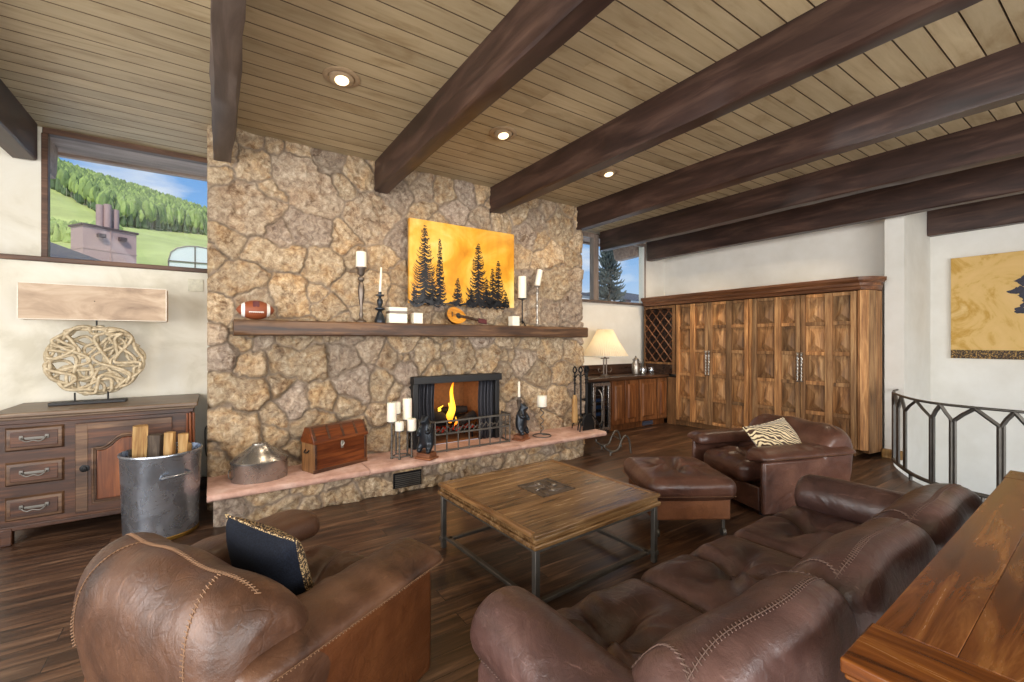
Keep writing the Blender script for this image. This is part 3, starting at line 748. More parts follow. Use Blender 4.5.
# mandolin leaning flat on the mantel
t = thing('mandolin', 'small round-bodied mandolin lying on the mantel under the painting', 'mandolin', (2.23,4.43,MZ+.105)); t.rotation_euler = (R(72), R(9), R(4))
def mando(sc=1.0, n=40):
    o=[]
    for i in range(n):
        a=2*PI*i/n; r=.098*sc*(1+.18*max(0,math.cos(a))**3+.1*max(0,math.cos(a))**12)
        o.append((r*math.cos(a)*1.12, r*math.sin(a)))
    return o
m = MB(); m.prism(mando(1.0), 0, .008); obj('soundboard', m, M['mandolin'], t, bevel=.002)
m = MB(); m.loft([[(x*s_,y*s_,z) for x,y in mando(1.0)] for s_,z in ((1.0,0),(.98,-.02),(.9,-.045),(.7,-.065),(.35,-.075))]); obj('bowl', m, M['mandolin_side'], t, smooth=60)
m = MB(); m.lathe([(.026,.0085),(.026,.010)], (.035,0,0), 20); m.lathe([(.034,.0082),(.034,.009)], (.035,0,0), 20); obj('sound_hole', m, M['black'], t)
m = MB(); m.box(.05,.30,-.015,.015,.006,.018); obj('neck', m, M['mandolin_side'], t, bevel=.003)
m = MB(); m.box(.30,.42,-.028,.028,-.002,.012); obj('headstock', m, M['maroon'], t, bevel=.004)
for k in range(4):
    m = MB(); m.tube([(-.05,-.009+.006*k,.016),(.30,-.007+.0046*k,.022)], .0008, 4); obj('string', m, M['silver'], t)
m = MB(); m.box(-.055,-.047,-.03,.03,.008,.016); obj('bridge', m, M['black'], t)
# iron candle stand with pillar candle; tall silver stick with a tilted taper
t = thing('candle_stand', 'thin black iron candle stand with tripod foot right of the painting', 'candle stand', (3.14,4.43,MZ))
m = MB(); m.tube([(0,0,.03),(0,0,.33)], .008, 8); obj('stem', m, M['black_iron'], t)
m = MB(); m.lathe([(.01,.325),(.056,.333),(.058,.343),(.02,.343)], n=20); obj('plate', m, M['black_iron'], t)
for k in range(3):
    a = 2*PI*k/3+.4; m = MB(); m.tube(catmull([(0,0,.06),(.03*math.cos(a),.03*math.sin(a),.05),(.06*math.cos(a),.06*math.sin(a),.02),(.075*math.cos(a),.075*math.sin(a),.007)],4), .007, 6); obj('leg', m, M['black_iron'], t)
candle((3.14,4.43,MZ+.343), .05, .27, 'tall white pillar candle on the black iron stand right of the painting')
t = thing('candlestick', 'tall slim silver candlestick at the right end of the mantel', 'candlestick', (3.37,4.43,MZ))
m = MB(); m.lathe([(.05,0),(.052,.01),(.02,.025),(.014,.06),(.022,.08),(.012,.11),(.012,.24),(.02,.26),(.011,.29),(.012,.40),(.024,.43),(.013,.45),(.015,.49),(.045,.505),(.045,.512)], n=18); obj('stem', m, M['silver'], t, smooth=50)
candle((3.37,4.43,MZ+.516), .036, .205, 'white candle leaning to the right on the tall slim candlestick', lean=R(13))

# painting of pines
t = thing('canvas_picture', 'large golden canvas with black pine silhouettes above the mantel', 'painting', (2.38,4.5,1.853))
m = MB(); m.box(1.713,3.05,4.475,4.525,1.853,2.755); obj('canvas', m, M['canvas'], t, True, bevel=.003)
def pine(x, z0, z1, w, seed, dens=1.0):
    q = random.Random(seed); mb = MB(); yv = 4.4745
    H_ = z1-z0; n = max(10, int(H_/.0165))
    mb.prism([(x-.007,z0),(x+.007,z0),(x+.001,z1),(x-.001,z1)], yv-.0012, yv, 'y')
    lay = 0
    for k in range(n):
        tt = (k+.6)/n; z = z1-H_*tt*.98
        for s_ in (-1,1):
            e = w*(.07+.93*tt**.85)*q.uniform(.55,1.12); zz = z+q.uniform(-.008,.008); th = .0030+.0052*tt
            dr = .30*e; up = .30*e
            top = []; bot = []
            for i in range(7):
                u = i/6; cx_ = x+s_*e*u; cz_ = zz - dr*math.sin(PI*min(1,u*1.1)*.75)*1.1 + up*u**3
                hh = th*(1-u)**.6+.0008
                top.append((cx_,cz_+hh)); bot.append((cx_,cz_-hh*(1.6-.6*u)-.004*(i%2)))
            pl = top+bot[::-1]
            lay += 1
            mb.prism(pl if s_ < 0 else pl[::-1], yv-.001-.0002*(lay%3), yv, 'y')
            for u in range(int(2+5*tt)):
                f_ = q.uniform(.12,.95); cx_ = x+s_*e*f_; cz_ = zz - dr*math.sin(PI*min(1,f_*1.1)*.75)*1.1 + up*f_**3
                a_ = q.uniform(.006,.013); mb.prism([(cx_-a_*.5,cz_+.003),(cx_+a_*.5,cz_+.003),(cx_+s_*a_*.9,cz_-a_*1.6)], yv-.0012, yv, 'y')
    return obj('pine_tree', mb, M['ink'], t, True, smooth=0)
for k_,a_ in enumerate(((1.885,2.70,.19),(2.062,2.575,.085),(2.28,2.16,.085),(2.545,2.585,.19),(2.74,2.31,.12),(2.82,2.41,.135),(1.765,2.04,.05),(1.975,2.14,.12),(2.45,2.06,.09),(2.925,2.05,.075),(2.66,2.18,.09))): pine(a_[0],1.857,a_[1],a_[2],k_+1)
m = MB(); q = random.Random(4)
pts = [(1.715,1.856)]+[(1.715+i*(2.98-1.715)/40, 1.868+.05*q.random()*(1.5 if (i<12 or 21<i<37) else .5)) for i in range(41)]+[(2.98,1.856)]
m.prism(pts[::-1], 4.4735, 4.4745, 'y'); obj('dark_ground', m, M['ink'], t, True, smooth=0)

# ------------------------------------------------------------------ on the hearth
HZ = .286
t = thing('ash_bucket', 'oval steel ash bucket with conical lid at the left end of the hearth', 'bucket', (.325,4.32,HZ))
m = MB(); m.lathe([(.208,0),(.211,.004),(.211,.155),(.213,.158)], n=36, sy=.8); obj('body', m, M['steel'], t, smooth=50)
m = MB(); m.lathe([(.218,.150),(.220,.162),(.212,.172),(.14,.225),(.062,.283),(.058,.296),(.05,.300),(.002,.301)], n=36, sy=.8); obj('lid', m, M['steel'], t, smooth=40)
m = MB(); m.tube(catmull([(-.205,-.0,.09),(-.225,-.03,.10),(-.225,-.05,.05),(-.2,-.04,.03)],5), .004, 6); obj('handle', m, M['iron'], t)

t = thing('wooden_chest', 'small brown wooden chest with gabled lid standing on the hearth', 'chest', (.73+.545/2*.927-.1*.375, 4.155+.545/2*.375+.1*.927, HZ), R(20))
W_, D_ = .545, .20
m = MB(); m.box(-W_/2+.012,W_/2-.012,-D_/2+.006,D_/2-.006,.012,.255); obj('body', m, M['chest'], t, bevel=.003)
for s_ in (-1,1):
    m = MB(); m.prism([(-D_/2,0),(D_/2,0),(D_/2,.27),(-D_/2,.27)], s_*W_/2-.012*(s_>0), s_*W_/2+.012*(s_<0), 'x'); obj('end_panel', m, M['chest_end'], t, bevel=.003, label='pale worn end panel')
    m = MB(); m.tube(catmull([(s_*(W_/2+.004),-.03,.20),(s_*(W_/2+.02),-.02,.18),(s_*(W_/2+.022),.02,.18),(s_*(W_/2+.004),.03,.20)],4), .006, 6); obj('handle', m, M['black_iron'], t)
m = MB(); m.prism([(-D_/2-.008,.258),(D_/2+.008,.258),(D_/2+.008,.285),(D_/2*.45,.395),(-D_/2*.45,.395),(-D_/2-.008,.285)], -W_/2-.006, W_/2+.006, 'x'); obj('lid', m, M['chest'], t, bevel=.004)
for x in (-W_/2,-.135,.005,.14,W_/2-.02):
    a = (-D_/2-.009,.287); b = (-D_/2*.45-.001,.396); m = MB()
    m.add([(x,a[0],a[1]),(x+.02,a[0],a[1]),(x+.02,b[0],b[1]+.001),(x,b[0],b[1]+.001),(x,a[0]-.004,a[1]+.002),(x+.02,a[0]-.004,a[1]+.002),(x+.02,b[0]-.003,b[1]+.004),(x,b[0]-.003,b[1]+.004)], [(0,1,2,3),(7,6,5,4),(0,4,5,1),(1,5,6,2),(2,6,7,3),(3,7,4,0)])
    obj('strap', m, M['sideboard'], t)
m = MB(); m.box(-W_/2-.002,W_/2+.002,-D_/2-.004,-D_/2+.01,0,.03); obj('base_band', m, M['sideboard'], t, bevel=.002)
for x in (-W_/2+.01,W_/2-.03):
    m = MB(); m.box(x,x+.02,-D_/2-.002,-D_/2+.01,.03,.25); obj('strap', m, M['sideboard'], t, bevel=.002)
m = MB(); m.soft((.0,-D_/2-.006,.215),(.03,.012,.07),.006,4); m.tube([(.0,-D_/2-.012,.25),(.015,-D_/2-.016,.225),(-.01,-D_/2-.016,.2)], .005, 6); obj('latch', m, M['silver'], t)

t = thing('candelabrum', 'grey iron five-post candle stand on the hearth left of the fire', 'candle stand', (1.53,4.30,HZ))
CP = [(-.075,-.02,.37,.046,.185,'tallest left white pillar candle on the iron five-post stand'),(.0,.07,.43,.046,.115,'short white pillar candle at the back of the iron five-post stand'),(.10,.02,.37,.046,.21,'tall right white pillar candle on the iron five-post stand'),(-.02,-.085,.285,.042,.085,'low front-left white pillar candle on the iron five-post stand'),(.11,-.075,.27,.046,.115,'low front-right white pillar candle on the iron five-post stand')]
for x,y,z,r,hh,lb in CP:
    m = MB(); m.tube([(x,y,.02),(x,y,z-.012)], .009, 8)
    for k in range(5): m.lathe([(.009,0),(.014,.006),(.009,.012)], (x,y,.05+k*(z-.08)/5), 8)
    m.lathe([(.012,z-.016),(r*.9,z-.008),(r*.92,z-.0005),(.01,z-.0005)], (x,y,0), 18); obj('post', m, M['iron'], t, smooth=50)
    candle((1.53+x,4.30+y,HZ+z+.001), r, hh, lb)
m = MB(); m.tube([(-.075,-.02,.02),(-.02,-.085,.02),(.11,-.075,.02),(.10,.02,.02),(0,.07,.02)], .007, 6, closed=True); obj('base_ring', m, M['iron'], t)
for x,y in ((-.075,-.02),(-.02,-.085),(.11,-.075),(.10,.02)): 
    m = MB(); m.lathe([(.012,0),(.016,.01),(.008,.022)], (x,y,0), 10); obj('foot', m, M['iron'], t)

# bear figures (one continuous skin each)
def skin_body(name, joints, edges, mat, parent, root=0, sub=2, label=None):
    me = bpy.data.meshes.new(name); me.from_pydata([j[:3] for j in joints], edges, []); me.update()
    o = bpy.data.objects.new(name, me); C.objects.link(o); o.parent = parent
    me.materials.append(mat)
    sk = o.modifiers.new('skin','SKIN'); sk.use_smooth_shade = True
    if not me.skin_vertices: me.skin_vertices.new()
    for v, j in zip(me.skin_vertices[0].data, joints):
        r = j[3]; v.radius = (r, r) if not isinstance(r, tuple) else r
        v.use_root = False
    me.skin_vertices[0].data[root].use_root = True
    sb = o.modifiers.new('sub','SUBSURF'); sb.levels = sub; sb.render_levels = sub
    if label: o['label'] = label
    return o
def bear(loc, rz, label, sc=1.0, mirror=1):
    t = thing('bear_figure', label, 'figurine', loc, rz, 'dark bear figures by the fire')
    m = MB(); m.box(-.095,.095,-.075,.075,0,.02); m.box(-.078,.078,-.062,.062,.02,.062); obj('base', m, M['redbase'], t, bevel=.006, label='reddish wooden block base')
    mm = mirror
    J = [(0,0,.15,.062),(0,.004,.22,.066),(0,-.002,.285,.056),(0,-.016,.335,.036),(0,-.03,.372,.042),(0,-.07,.368,.022),(0,-.094,.364,.013),  # 0 pelvis..6 muzzle
         (.05,-.012,.125,.042),(.055,-.045,.098,.034),(.055,-.04,.075,.026),(.055,-.078,.073,.022),
         (-.05,-.012,.125,.042),(-.055,-.045,.098,.034),(-.055,-.04,.075,.026),(-.055,-.078,.073,.022),
         (.052,-.016,.295,.032),(.062,-.055,.255,.025),(.05,-.085,.28*1.0,.02),
         (-.052,-.016,.295,.032),(-.062,-.055,.24,.025),(-.045,-.08,.215,.02),
         (.03,-.02,.408,.012),(.036,-.018,.422,.009),(-.03,-.02,.408,.012),(-.036,-.018,.422,.009)]
    J = [(x*mm*sc, y*sc, .062+(z-.055)*sc, r*sc) for x,y,z,r in J]
    E_ = [(0,1),(1,2),(2,3),(3,4),(4,5),(5,6),(0,7),(7,8),(8,9),(9,10),(0,11),(11,12),(12,13),(13,14),(2,15),(15,16),(16,17),(2,18),(18,19),(19,20),(4,21),(21,22),(4,23),(23,24)]
    skin_body('body', J, E_, M['bronze'], t)
bear((1.75,4.11,HZ), R(-60), 'dark bronze bear figure on a wood block at the left end of the fender', 1.0)
bear((3.01,4.27,HZ), R(25), 'dark bronze bear figure on a wood block at the right end of the fender', 1.02, -1)
t = thing('candle_holder', 'small green-grey candle holder behind the right bear figure on the hearth', 'candle holder', (3.10,4.44,HZ))
m = MB(); m.lathe([(.05,0),(.052,.01),(.018,.03),(.012,.10),(.02,.2),(.012,.3),(.03,.42),(.034,.44),(.018,.45),(.02,.48)], n=16); obj('stem', m, M['pewter'], t, smooth=50)
taper((3.10,4.44,HZ+.47), .016, .012, .20, 'white taper candle rising behind the right bear figure')
t = thing('candle_stand', 'spiral iron candle stand with ring foot at the right of the hearth', 'candle stand', (3.33,4.28,HZ))
m = MB(); m.tube([(.0+.018*math.cos(k*.55), .018*math.sin(k*.55), .012+k*.0082) for k in range(41)], .007, 6); m.lathe([(.01,.34),(.052,.352),(.054,.36),(.01,.36)], n=18); obj('stem', m, M['iron'], t, smooth=60)
m = MB(); m.tube([(.11*math.cos(2*PI*k/28), .11*math.sin(2*PI*k/28), .008) for k in range(28)], .007, 6, closed=True); m.tube([(.018,0,.014),(.06,0,.01),(.11,0,.008)], .006, 6); obj('ring_foot', m, M['iron'], t)
candle((3.33,4.28,HZ+.361), .06, .135, 'wide white candle on the spiral iron stand right of the fire')

# fireplace tools
t = thing('fireplace_tools', 'black iron fireplace tool set standing at the right end of the hearth', 'fireplace tools', (4.02,4.33,HZ))
m = MB()
for a in range(4):
    an = a*PI/2+.5; m.tube(catmull([(0,0,.12),(.05*math.cos(an),.05*math.sin(an),.115),(.11*math.cos(an),.11*math.sin(an),.06),(.125*math.cos(an),.125*math.sin(an),.006)],4), .008, 6)
m.tube([(0,0,.1),(0,0,.76)], .01, 8); m.tube(catmull([(-.12,0,.66),(-.06,0,.72),(0,0,.70),(.06,0,.72),(.12,0,.66)],5), .008, 6); obj('stand', m, M['black_iron'], t)
for x,y,nm in ((-.11,.0,'brush'),(-.045,-.04,'poker'),(.05,-.04,'shovel'),(.11,.0,'tongs')):
    m = MB(); m.tube([(x,y,.2),(x,y,.76)], .0105, 7)
    m.tube(catmull([(x,y,.74),(x+.03,y,.78),(x,y,.83),(x-.03,y,.78),(x,y,.74)],4), .010, 6)
    for k in range(3): m.lathe([(.011,0),(.02,.012),(.011,.024)], (x,y,.60+k*.045), 8)
    if nm == 'poker': m.tube([(x,y,.2),(x,y,.05)], .007, 6)
    if nm == 'tongs': m.tube([(x,y,.2),(x+.02,y,.05)], .006, 6); m.tube([(x,y,.2),(x-.02,y,.05)], .006, 6)
    h_ = obj(nm, m, M['black_iron'], t)
    if nm == 'brush':
        m = MB(); m.lathe([(.022,.46),(.034,.40),(.042,.16),(.034,.10)], (x,y,0), 12); obj('bristles', m, M['log'], h_, label='pale straw bristles')
    if nm == 'shovel':
        m = MB(); m.soft((x,y-.012,.12),(.11,.012,.15),.006,6,fn=lambda p,q: Vector((p.x*(1-.35*max(0,q[2])), p.y+.03*(q[0]**2), p.z))); obj('pan', m, M['black_iron'], h_)
m = MB(); m.prism([(-.10,.012),(.10,.012)]+[(.10*math.cos(PI*i/16),.06+.15*math.sin(PI*i/16)) for i in range(17)], -.145, -.133, 'y'); obj('domed_plate', m, M['black_iron'], t, bevel=.003)
m = MB(); m.tube(catmull([(-.15,-.14,.004),(-.12,-.14,.10),(-.05,-.14,.20),(.0,-.14,.22),(.06,-.14,.20),(.12,-.15,.14),(.16,-.18,.05),(.17,-.2,.004)],5), .009, 6); obj('arch', m, M['black_iron'], t)
# iron arched log cradle on the floor past the slab
t = thing('log_cradle', 'curved iron log cradle on the floor beyond the hearth end', 'log cradle', (4.45,4.2,0))
for k,(x0,y0) in enumerate(((4.26,3.93),(4.40,4.22))):
    m = MB(); m.tube(catmull([(x0-.20,y0+.02,.15),(x0-.19,y0+.01,.11),(x0-.10,y0,.055),(x0+.0,y0-.02,.07),(x0+.06,y0-.03,.18),(x0+.12,y0-.04,.235),(x0+.18,y0-.05,.17),(x0+.20,y0-.06,.006)],6), .012, 8); obj('arch', m, M['iron'], t, True)
    m = MB(); m.tube([(x0-.10,y0,.055),(x0-.11,y0,.005)], .012, 8); obj('leg', m, M['iron'], t, True)
m = MB(); m.tube([(4.16,3.93,.055),(4.30,4.22,.055)], .009, 8); obj('stretcher', m, M['iron'], t, True)
m = MB(); m.tube([(4.32,3.90,.18),(4.46,4.19,.18)], .009, 8); obj('stretcher', m, M['iron'], t, True)

# ------------------------------------------------------------------ left wall: sideboard, lamp, log bin
def bail(mb, x, y, z, w):
    mb.tube(catmull([(x-w/2,y,z+.012),(x-w/2+.006,y-.018,z+.002),(x-w*.25,y-.024,z-.016),(x,y-.024,z-.008),(x+w*.25,y-.024,z-.016),(x+w/2-.006,y-.018,z+.002),(x+w/2,y,z+.012)],4), .0045, 6)
    for s_ in (-1,1): mb.soft((x+s_*w/2,y-.003,z+.012), (.022,.008,.03), .004, 3)
    mb.soft((x,y-.001,z+.004), (w*.8,.004,.02), .002, 3)
sb = thing('sideboard', 'dark carved wooden sideboard with three drawers and an arched panel door', 'sideboard', (-.68,4.9,0))
m = MB(); m.box(-1.255,-.16,4.585,5.20,.115,.885); m.box(-1.27,-.135,4.575,5.21,.10,.135); m.box(-1.265,-.14,4.572,5.21,.855,.89); obj('body', m, M['sideboard'], sb, True, bevel=.005)
m = MB(); m.box(-1.28,-.13,4.555,5.225,.888,.908); m.box(-1.30,-.112,4.525,5.25,.908,.942); obj('top', m, M['sideboard_top'], sb, True, bevel=.009, seg=3)
for x,y in ((-1.215,4.60),(-.17,4.60),(-1.215,5.17),(-.17,5.17)):
    m = MB(); m.box(x-.03,x+.03,y-.03,y+.03,0,.12); obj('leg', m, M['sideboard'], sb, True, bevel=.006)
m = MB()
for k in range(3): m.tube([(-.185+.022*k,4.573,.14),(-.185+.022*k,4.573,.85)], .009, 8)
obj('reeded_post', m, M['sideboard_z'], sb, True)
for k,zt in enumerate((.832,.586,.338)):
    d = MB(); xa,xb,za = -1.222,-.92,zt-.168
    d.box(xa+.03,xb-.03,4.560,4.60,za+.03,zt-.03,tint=.2)
    dr = obj('drawer', d, M['sideboard'], sb, True, bevel=.003)
    e = MB()
    prf = [(0,0),(.012,.018),(.03,.022),(.036,.012),(.04,0)]
    def frame_loft(mb, xa, xb, za, zt, y, prf):
        # profile: inset distance, height out of the face
        rings = []
        for (cx,cz,sx_,sz_) in ((xa,za,1,1),(xb,za,-1,1),(xb,zt,-1,-1),(xa,zt,1,-1)):
            rings.append([(cx+sx_*i_, y-h_, cz+sz_*i_) for i_,h_ in prf])
        n_ = len(prf); vs = [p for r_ in rings for p in r_]
        fs = [(a*n_+b, a*n_+b+1, ((a+1)%4)*n_+b+1, ((a+1)%4)*n_+b) for a in range(4) for b in range(n_-1)]
        mb.add(vs, fs)
    frame_loft(e, xa, xb, za, zt, 4.585, prf); fo = obj('moulding', e, M['sideboard_edge'], dr, False, smooth=30)
    fo.data.transform(Matrix.Translation((.68,-4.9,0)))
    hd = MB(); bail(hd, (xa+xb)/2, 4.558, (za+zt)/2, .13); ho = obj('handle', hd, M['iron'], dr, False); ho.data.transform(Matrix.Translation((.68,-4.9,0)))
# door with a cathedral-arched panel
xa,xb,za,zb = -.86,-.285,.158,.832
def arch(x0, x1, z0, zt, rise, n=24):
    o = [(x0,z0),(x1,z0)]
    for i in range(n+1):
        u = i/n; x = x1+(x0-x1)*u; a = abs(2*u-1)
        z = zt - (0 if a < .45 else 0) - rise*(0.0 if a < .18 else .5-.5*math.cos(PI*min(1,(a-.18)/.62)))
        if .18 < a: z += 0
        o.append((x,z))
    return o
m = MB(); m.box(xa,xb,4.566,4.59,za,zb); dr = obj('door', m, M['sideboard'], sb, True, bevel=.003)
m = MB(); m.prism(arch(xa+.12,xb-.06,za+.085,zb-.13,.085)[::-1], 4.556, 4.57, 'y')
po = obj('panel', m, M['sideboard_z'], dr, False, bevel=.008, label='reddish arched door panel'); po.data.transform(Matrix.Translation((.68,-4.9,0)))
m = MB(); A_ = arch(xa+.098,xb-.038,za+.062,zb-.11,.085); m.tube([(x,4.562,z) for x,z in A_], .010, 8, closed=True); m.tube([(x,4.557,z) for x,z in arch(xa+.112,xb-.052,za+.076,zb-.122,.085)], .005, 6, closed=True)
po = obj('moulding', m, M['sideboard_edge'], dr, False, smooth=60); po.data.transform(Matrix.Translation((.68,-4.9,0)))
m = MB(); m.lathe([(.03,0),(.032,.004),(.016,.008),(.014,.016),(.002,.018)], n=14); m.v = [(x, -z, y) for x,y,z in m.v]
po = obj('knob', m, M['black_iron'], dr); po.location = (xa+.05+.68,4.566-4.9,.49)
m = MB(); m.box(xa+.002,xa+.07,4.561,4.567,za+.01,zb-.01); m.box(xa+.02,xb-.0,4.562,4.567,zb-.05,zb-.005); po = obj('stile', m, M['sideboard_edge'], dr, False, bevel=.003); po.data.transform(Matrix.Translation((.68,-4.9,0)))

# driftwood tangle lamp
lp = thing('table_lamp', 'pale driftwood tangle lamp with a long flat rectangular shade on the sideboard', 'lamp', (-.80,4.93,.943))
m = MB(); m.box(-.27,.19,-.07,.07,0,.022); obj('base', m, M['black'], lp, bevel=.003)
m = MB(); m.tube([(-.13,0,.02),(-.13,0,.09)], .006, 8); m.tube([(.07,0,.02),(.07,0,.09)], .006, 8); obj('pin', m, M['black_iron'], lp)
q = random.Random(21); m = MB()
def disc(a, r): return (.305*r*math.cos(a), .355+.285*r*math.sin(a))
for k in range(3):   # outer wavy rings
    ph = q.uniform(0,6); fqs = q.choice((5,6,7)); P_ = []
    for i in range(26):
        a = 2*PI*i/26; r = .93+.07*math.sin(fqs*a+ph)
        x,z = disc(a, r); P_.append((x, .035*math.sin(3*a+ph+k*2), z))
    m.tube(catmull(P_,3,True), .0125, 7, closed=True)
for k in range(21):
    a0 = 2*PI*k/21+q.uniform(-.1,.1); a1 = a0+q.uniform(1.2,3.6); P_ = []; w_ = q.uniform(.06,.14); ph = q.uniform(0,6); y0,y1 = q.uniform(-.05,.05), q.uniform(-.05,.05)
    p0 = disc(a0,.95); p1 = disc(a1,.95); mx = q.uniform(.1,.9)
    n_ = 9
    for i in range(n_+1):
        u = i/n_; bx = (p0[0]*(1-u)+p1[0]*u); bz = (p0[1]*(1-u)+p1[1]*u)
        dx,dz = p1[0]-p0[0], p1[1]-p0[1]; ln = math.hypot(dx,dz)+1e-6
        wv = w_*math.sin(u*PI*3+ph)*math.sin(PI*u)**.5
        P_.append((bx-dz/ln*wv, y0*(1-u)+y1*u+.02*math.sin(5*u+ph), bz+dx/ln*wv))
    def clampd(p):
        ex,ez = p[0]/.30, (p[2]-.355)/.28; rr = math.hypot(ex,ez)
        return p if rr < 1 else (p[0]/rr, p[1], .355+(p[2]-.355)/rr)
    P_ = [clampd(p) for p in P_]
    m.tube(catmull(P_,4), .0125, 7)
obj('tangle_body', m, M['drift'], lp, smooth=180)
m = MB(); m.tube([(.0,0,.62),(.0,0,.80)], .006, 8); obj('stem', m, M['black_iron'], lp)
m = MB(); x0,x1,y0,y1,z0,z1 = -.43,.458,-.075,.115,.675,.955
for a in ((x0,x1,y0,y0+.004),(x0,x1,y1-.004,y1),(x0,x0+.004,y0,y1),(x1-.004,x1,y0,y1)): m.box(*a,z0,z1)
obj('shade', m, M['veneer'], lp, bevel=.001)
m = MB(); m.box(x0,x1,-.004,.004,z0+.16,z0+.168); m.box(-.004,.004,y0,y1,z0+.15,z0+.158); obj('shade_frame', m, M['black_iron'], lp)
m = MB()
m.box(-.008,.008,y0-.001,y0+.005,z0,z1); 
for z in (z0,z1-.004): m.box(x0-.001,x1+.001,y0-.002,y0+.004,z,z+.004)
m.box(x1-.003,x1+.002,y0-.002,y0+.006,z0,z1); m.box(x0-.002,x0+.003,y0-.002,y0+.006,z0,z1)
m.v = m.v[8:]; m.f = [tuple(i-8 for i in f_) for f_ in m.f[6:]]; m.t = m.t[6:]
obj('shade_edge', m, M['trimwhite'], lp)
m = MB(); m.box(-.205,-.085,5.268,5.282,1.93,2.05); o = obj('wall_plate', m, M['outlet'], bevel=.003); tag(o, 'small square blank plate on the wall beside the stone chimney', 'wall plate')
m = MB(); m.tube(catmull([(-.055,5.24,.62),(-.07,5.1,.60),(-.06,4.95,.42),(-.04,4.9,.40),(-.02,5.0,.43),(-.05,5.2,.44)],6), .005, 6); tag(obj('power_cord', m, M['black']), 'thin black cord hanging on the wall behind the log bin', 'cord')

bn = thing('log_bin', 'large round dented galvanised bucket of split firewood beside the sideboard', 'bucket', (-.325,4.255,0))
m = MB()
prof = [(.215,.0),(.222,.004),(.226,.02),(.245,.60),(.252,.612),(.254,.622),(.250,.630),(.243,.630),(.240,.61),(.220,.04),(.002,.036)]
m.lathe(prof, n=48); obj('body', m, M['galv'], bn, smooth=50)
m = MB(); m.lathe([(.2235,.004),(.229,.008),(.231,.028),(.227,.034)], n=48, caps=False); obj('base_band', m, M['brass'], bn, label='worn brass base band')
for s_ in (0,1):
    a0 = R(-64)+PI*s_; m = MB()
    pts = [(r_*math.cos(a0+d_), r_*math.sin(a0+d_), z_) for r_,d_,z_ in ((.238,-.42,.46),(.262,-.36,.47),(.272,-.15,.475),(.274,0,.475),(.272,.15,.475),(.262,.36,.47),(.238,.42,.46))]
    m.tube(catmull(pts,4), .009, 8); obj('handle', m, M['galv'], bn)
def split_log(x, y, z0, ln, w, rz, tx, ty, label, bark=False):
    t = thing('split_log', label, 'log', (x,y,z0), rz, 'split logs in the bin'); t.rotation_euler = (tx,ty,rz)
    m = MB(); q = random.Random(int(x*1000)); pl = [(-w/2,-w*.35),(w*.45,-w*.42),(w*.5,w*.3),(-.05*w,w*.5),(-w*.5,w*.2)]
    rings = [[(px+q.uniform(-.003,.003), py+q.uniform(-.003,.003), ln*i/6) for px,py in pl] for i in range(7)]; m.loft(rings)
    obj('wood', m, M['bark'] if bark else M['log'], t, bevel=.004)
    if bark: 
        m = MB(); m.prism([(-w*.52,w*.2),(-.06*w,w*.52),(w*.05,w*.52),(-w*.5,-w*.1)], .0, ln*1.002, 'z'); 
    return t
split_log(-.474,4.322,.05,.77,.09,R(10),R(3),R(1),'tallest pale split log at the left of the galvanised bin')
split_log(-.362,4.265,.05,.70,.085,R(-20),R(2),R(1),'grey-barked split log in the middle of the galvanised bin',True)
split_log(-.285,4.205,.05,.72,.065,R(-20),R(2),R(2),'narrow pale split log right of the grey-barked one in the bin')
split_log(-.215,4.165,.05,.705,.065,R(5),R(2),R(2),'rightmost upright pale split log in the galvanised bin')
split_log(-.33,4.385,.05,.67,.08,R(70),R(-2),R(1),'pale split log half hidden behind the barked one in the bin')
split_log(-.20,4.29,.05,.60,.075,R(30),R(-1),R(2),'short low split log by the right rim of the bin')

# ------------------------------------------------------------------ right back: bar, lattice, carved cabinet
br = thing('bar_cabinet', 'brown wooden bar base cabinet with raised panel doors below the pleated lamp', 'cabinet', (5.9,5.2,0))
m = MB(); m.box(5.195,6.60,4.92,5.49,.10,.819); m.box(5.2,6.6,4.98,5.48,0,.10); obj('body', m, M['bar'], br, True, bevel=.003)
for k,(xa,xb) in enumerate(((5.215,5.50),(5.52,5.83),(5.87,6.30),(6.33,6.575))):
    m = MB(); m.box(xa,xb,4.90,4.92,.12,.81,tint=.3*k); d = obj('door', m, M['bar'], br, True, bevel=.003)
    m = MB(); 
    def rais(mb, xa, xb, za, zb, y, o=.03, hh=.014, tint=0):
        mb.add([(xa,y,za),(xb,y,za),(xb,y,zb),(xa,y,zb),(xa+o,y-hh,za+o),(xb-o,y-hh,za+o),(xb-o,y-hh,zb-o),(xa+o,y-hh,zb-o)], [(0,1,5,4),(1,2,6,5),(2,3,7,6),(3,0,4,7),(4,5,6,7)], tint)
    rais(m, xa+.055-5.9, xb-.055-5.9, .12+.06, .81-.06, 4.9005-5.2, tint=.2+.2*k); obj('panel', m, M['bar'], d, smooth=0)
m = MB(); m.box(6.02,6.28,4.965,4.98,.015,.085); 
for k in range(6): m.box(6.03,6.27,4.96,4.966,.02+k*.011,.026+k*.011)
obj('toe_vent', m, M['roofdark'], br, True, label='dark louvred vent in the toe kick')
m = MB(); m.box(4.45,6.60,4.865,5.495,.832,.872); m.box(4.45,6.6,4.88,5.49,.82,.832); o = obj('countertop', m, M['dark_wood_x'], bevel=.006); tag(o, 'long dark brown polished bar countertop under the small window', 'countertop')
m = MB(); m.box(4.40,6.595,5.465,5.497,.873,1.04); o = obj('backsplash', m, M['dark_wood_x'], bevel=.004); tag(o, 'low dark wooden backsplash board along the bar wall', 'backsplash')
fg = thing('wine_fridge', 'narrow wine fridge with dark glass door under the bar counter', 'fridge', (5.0,5.2,0))
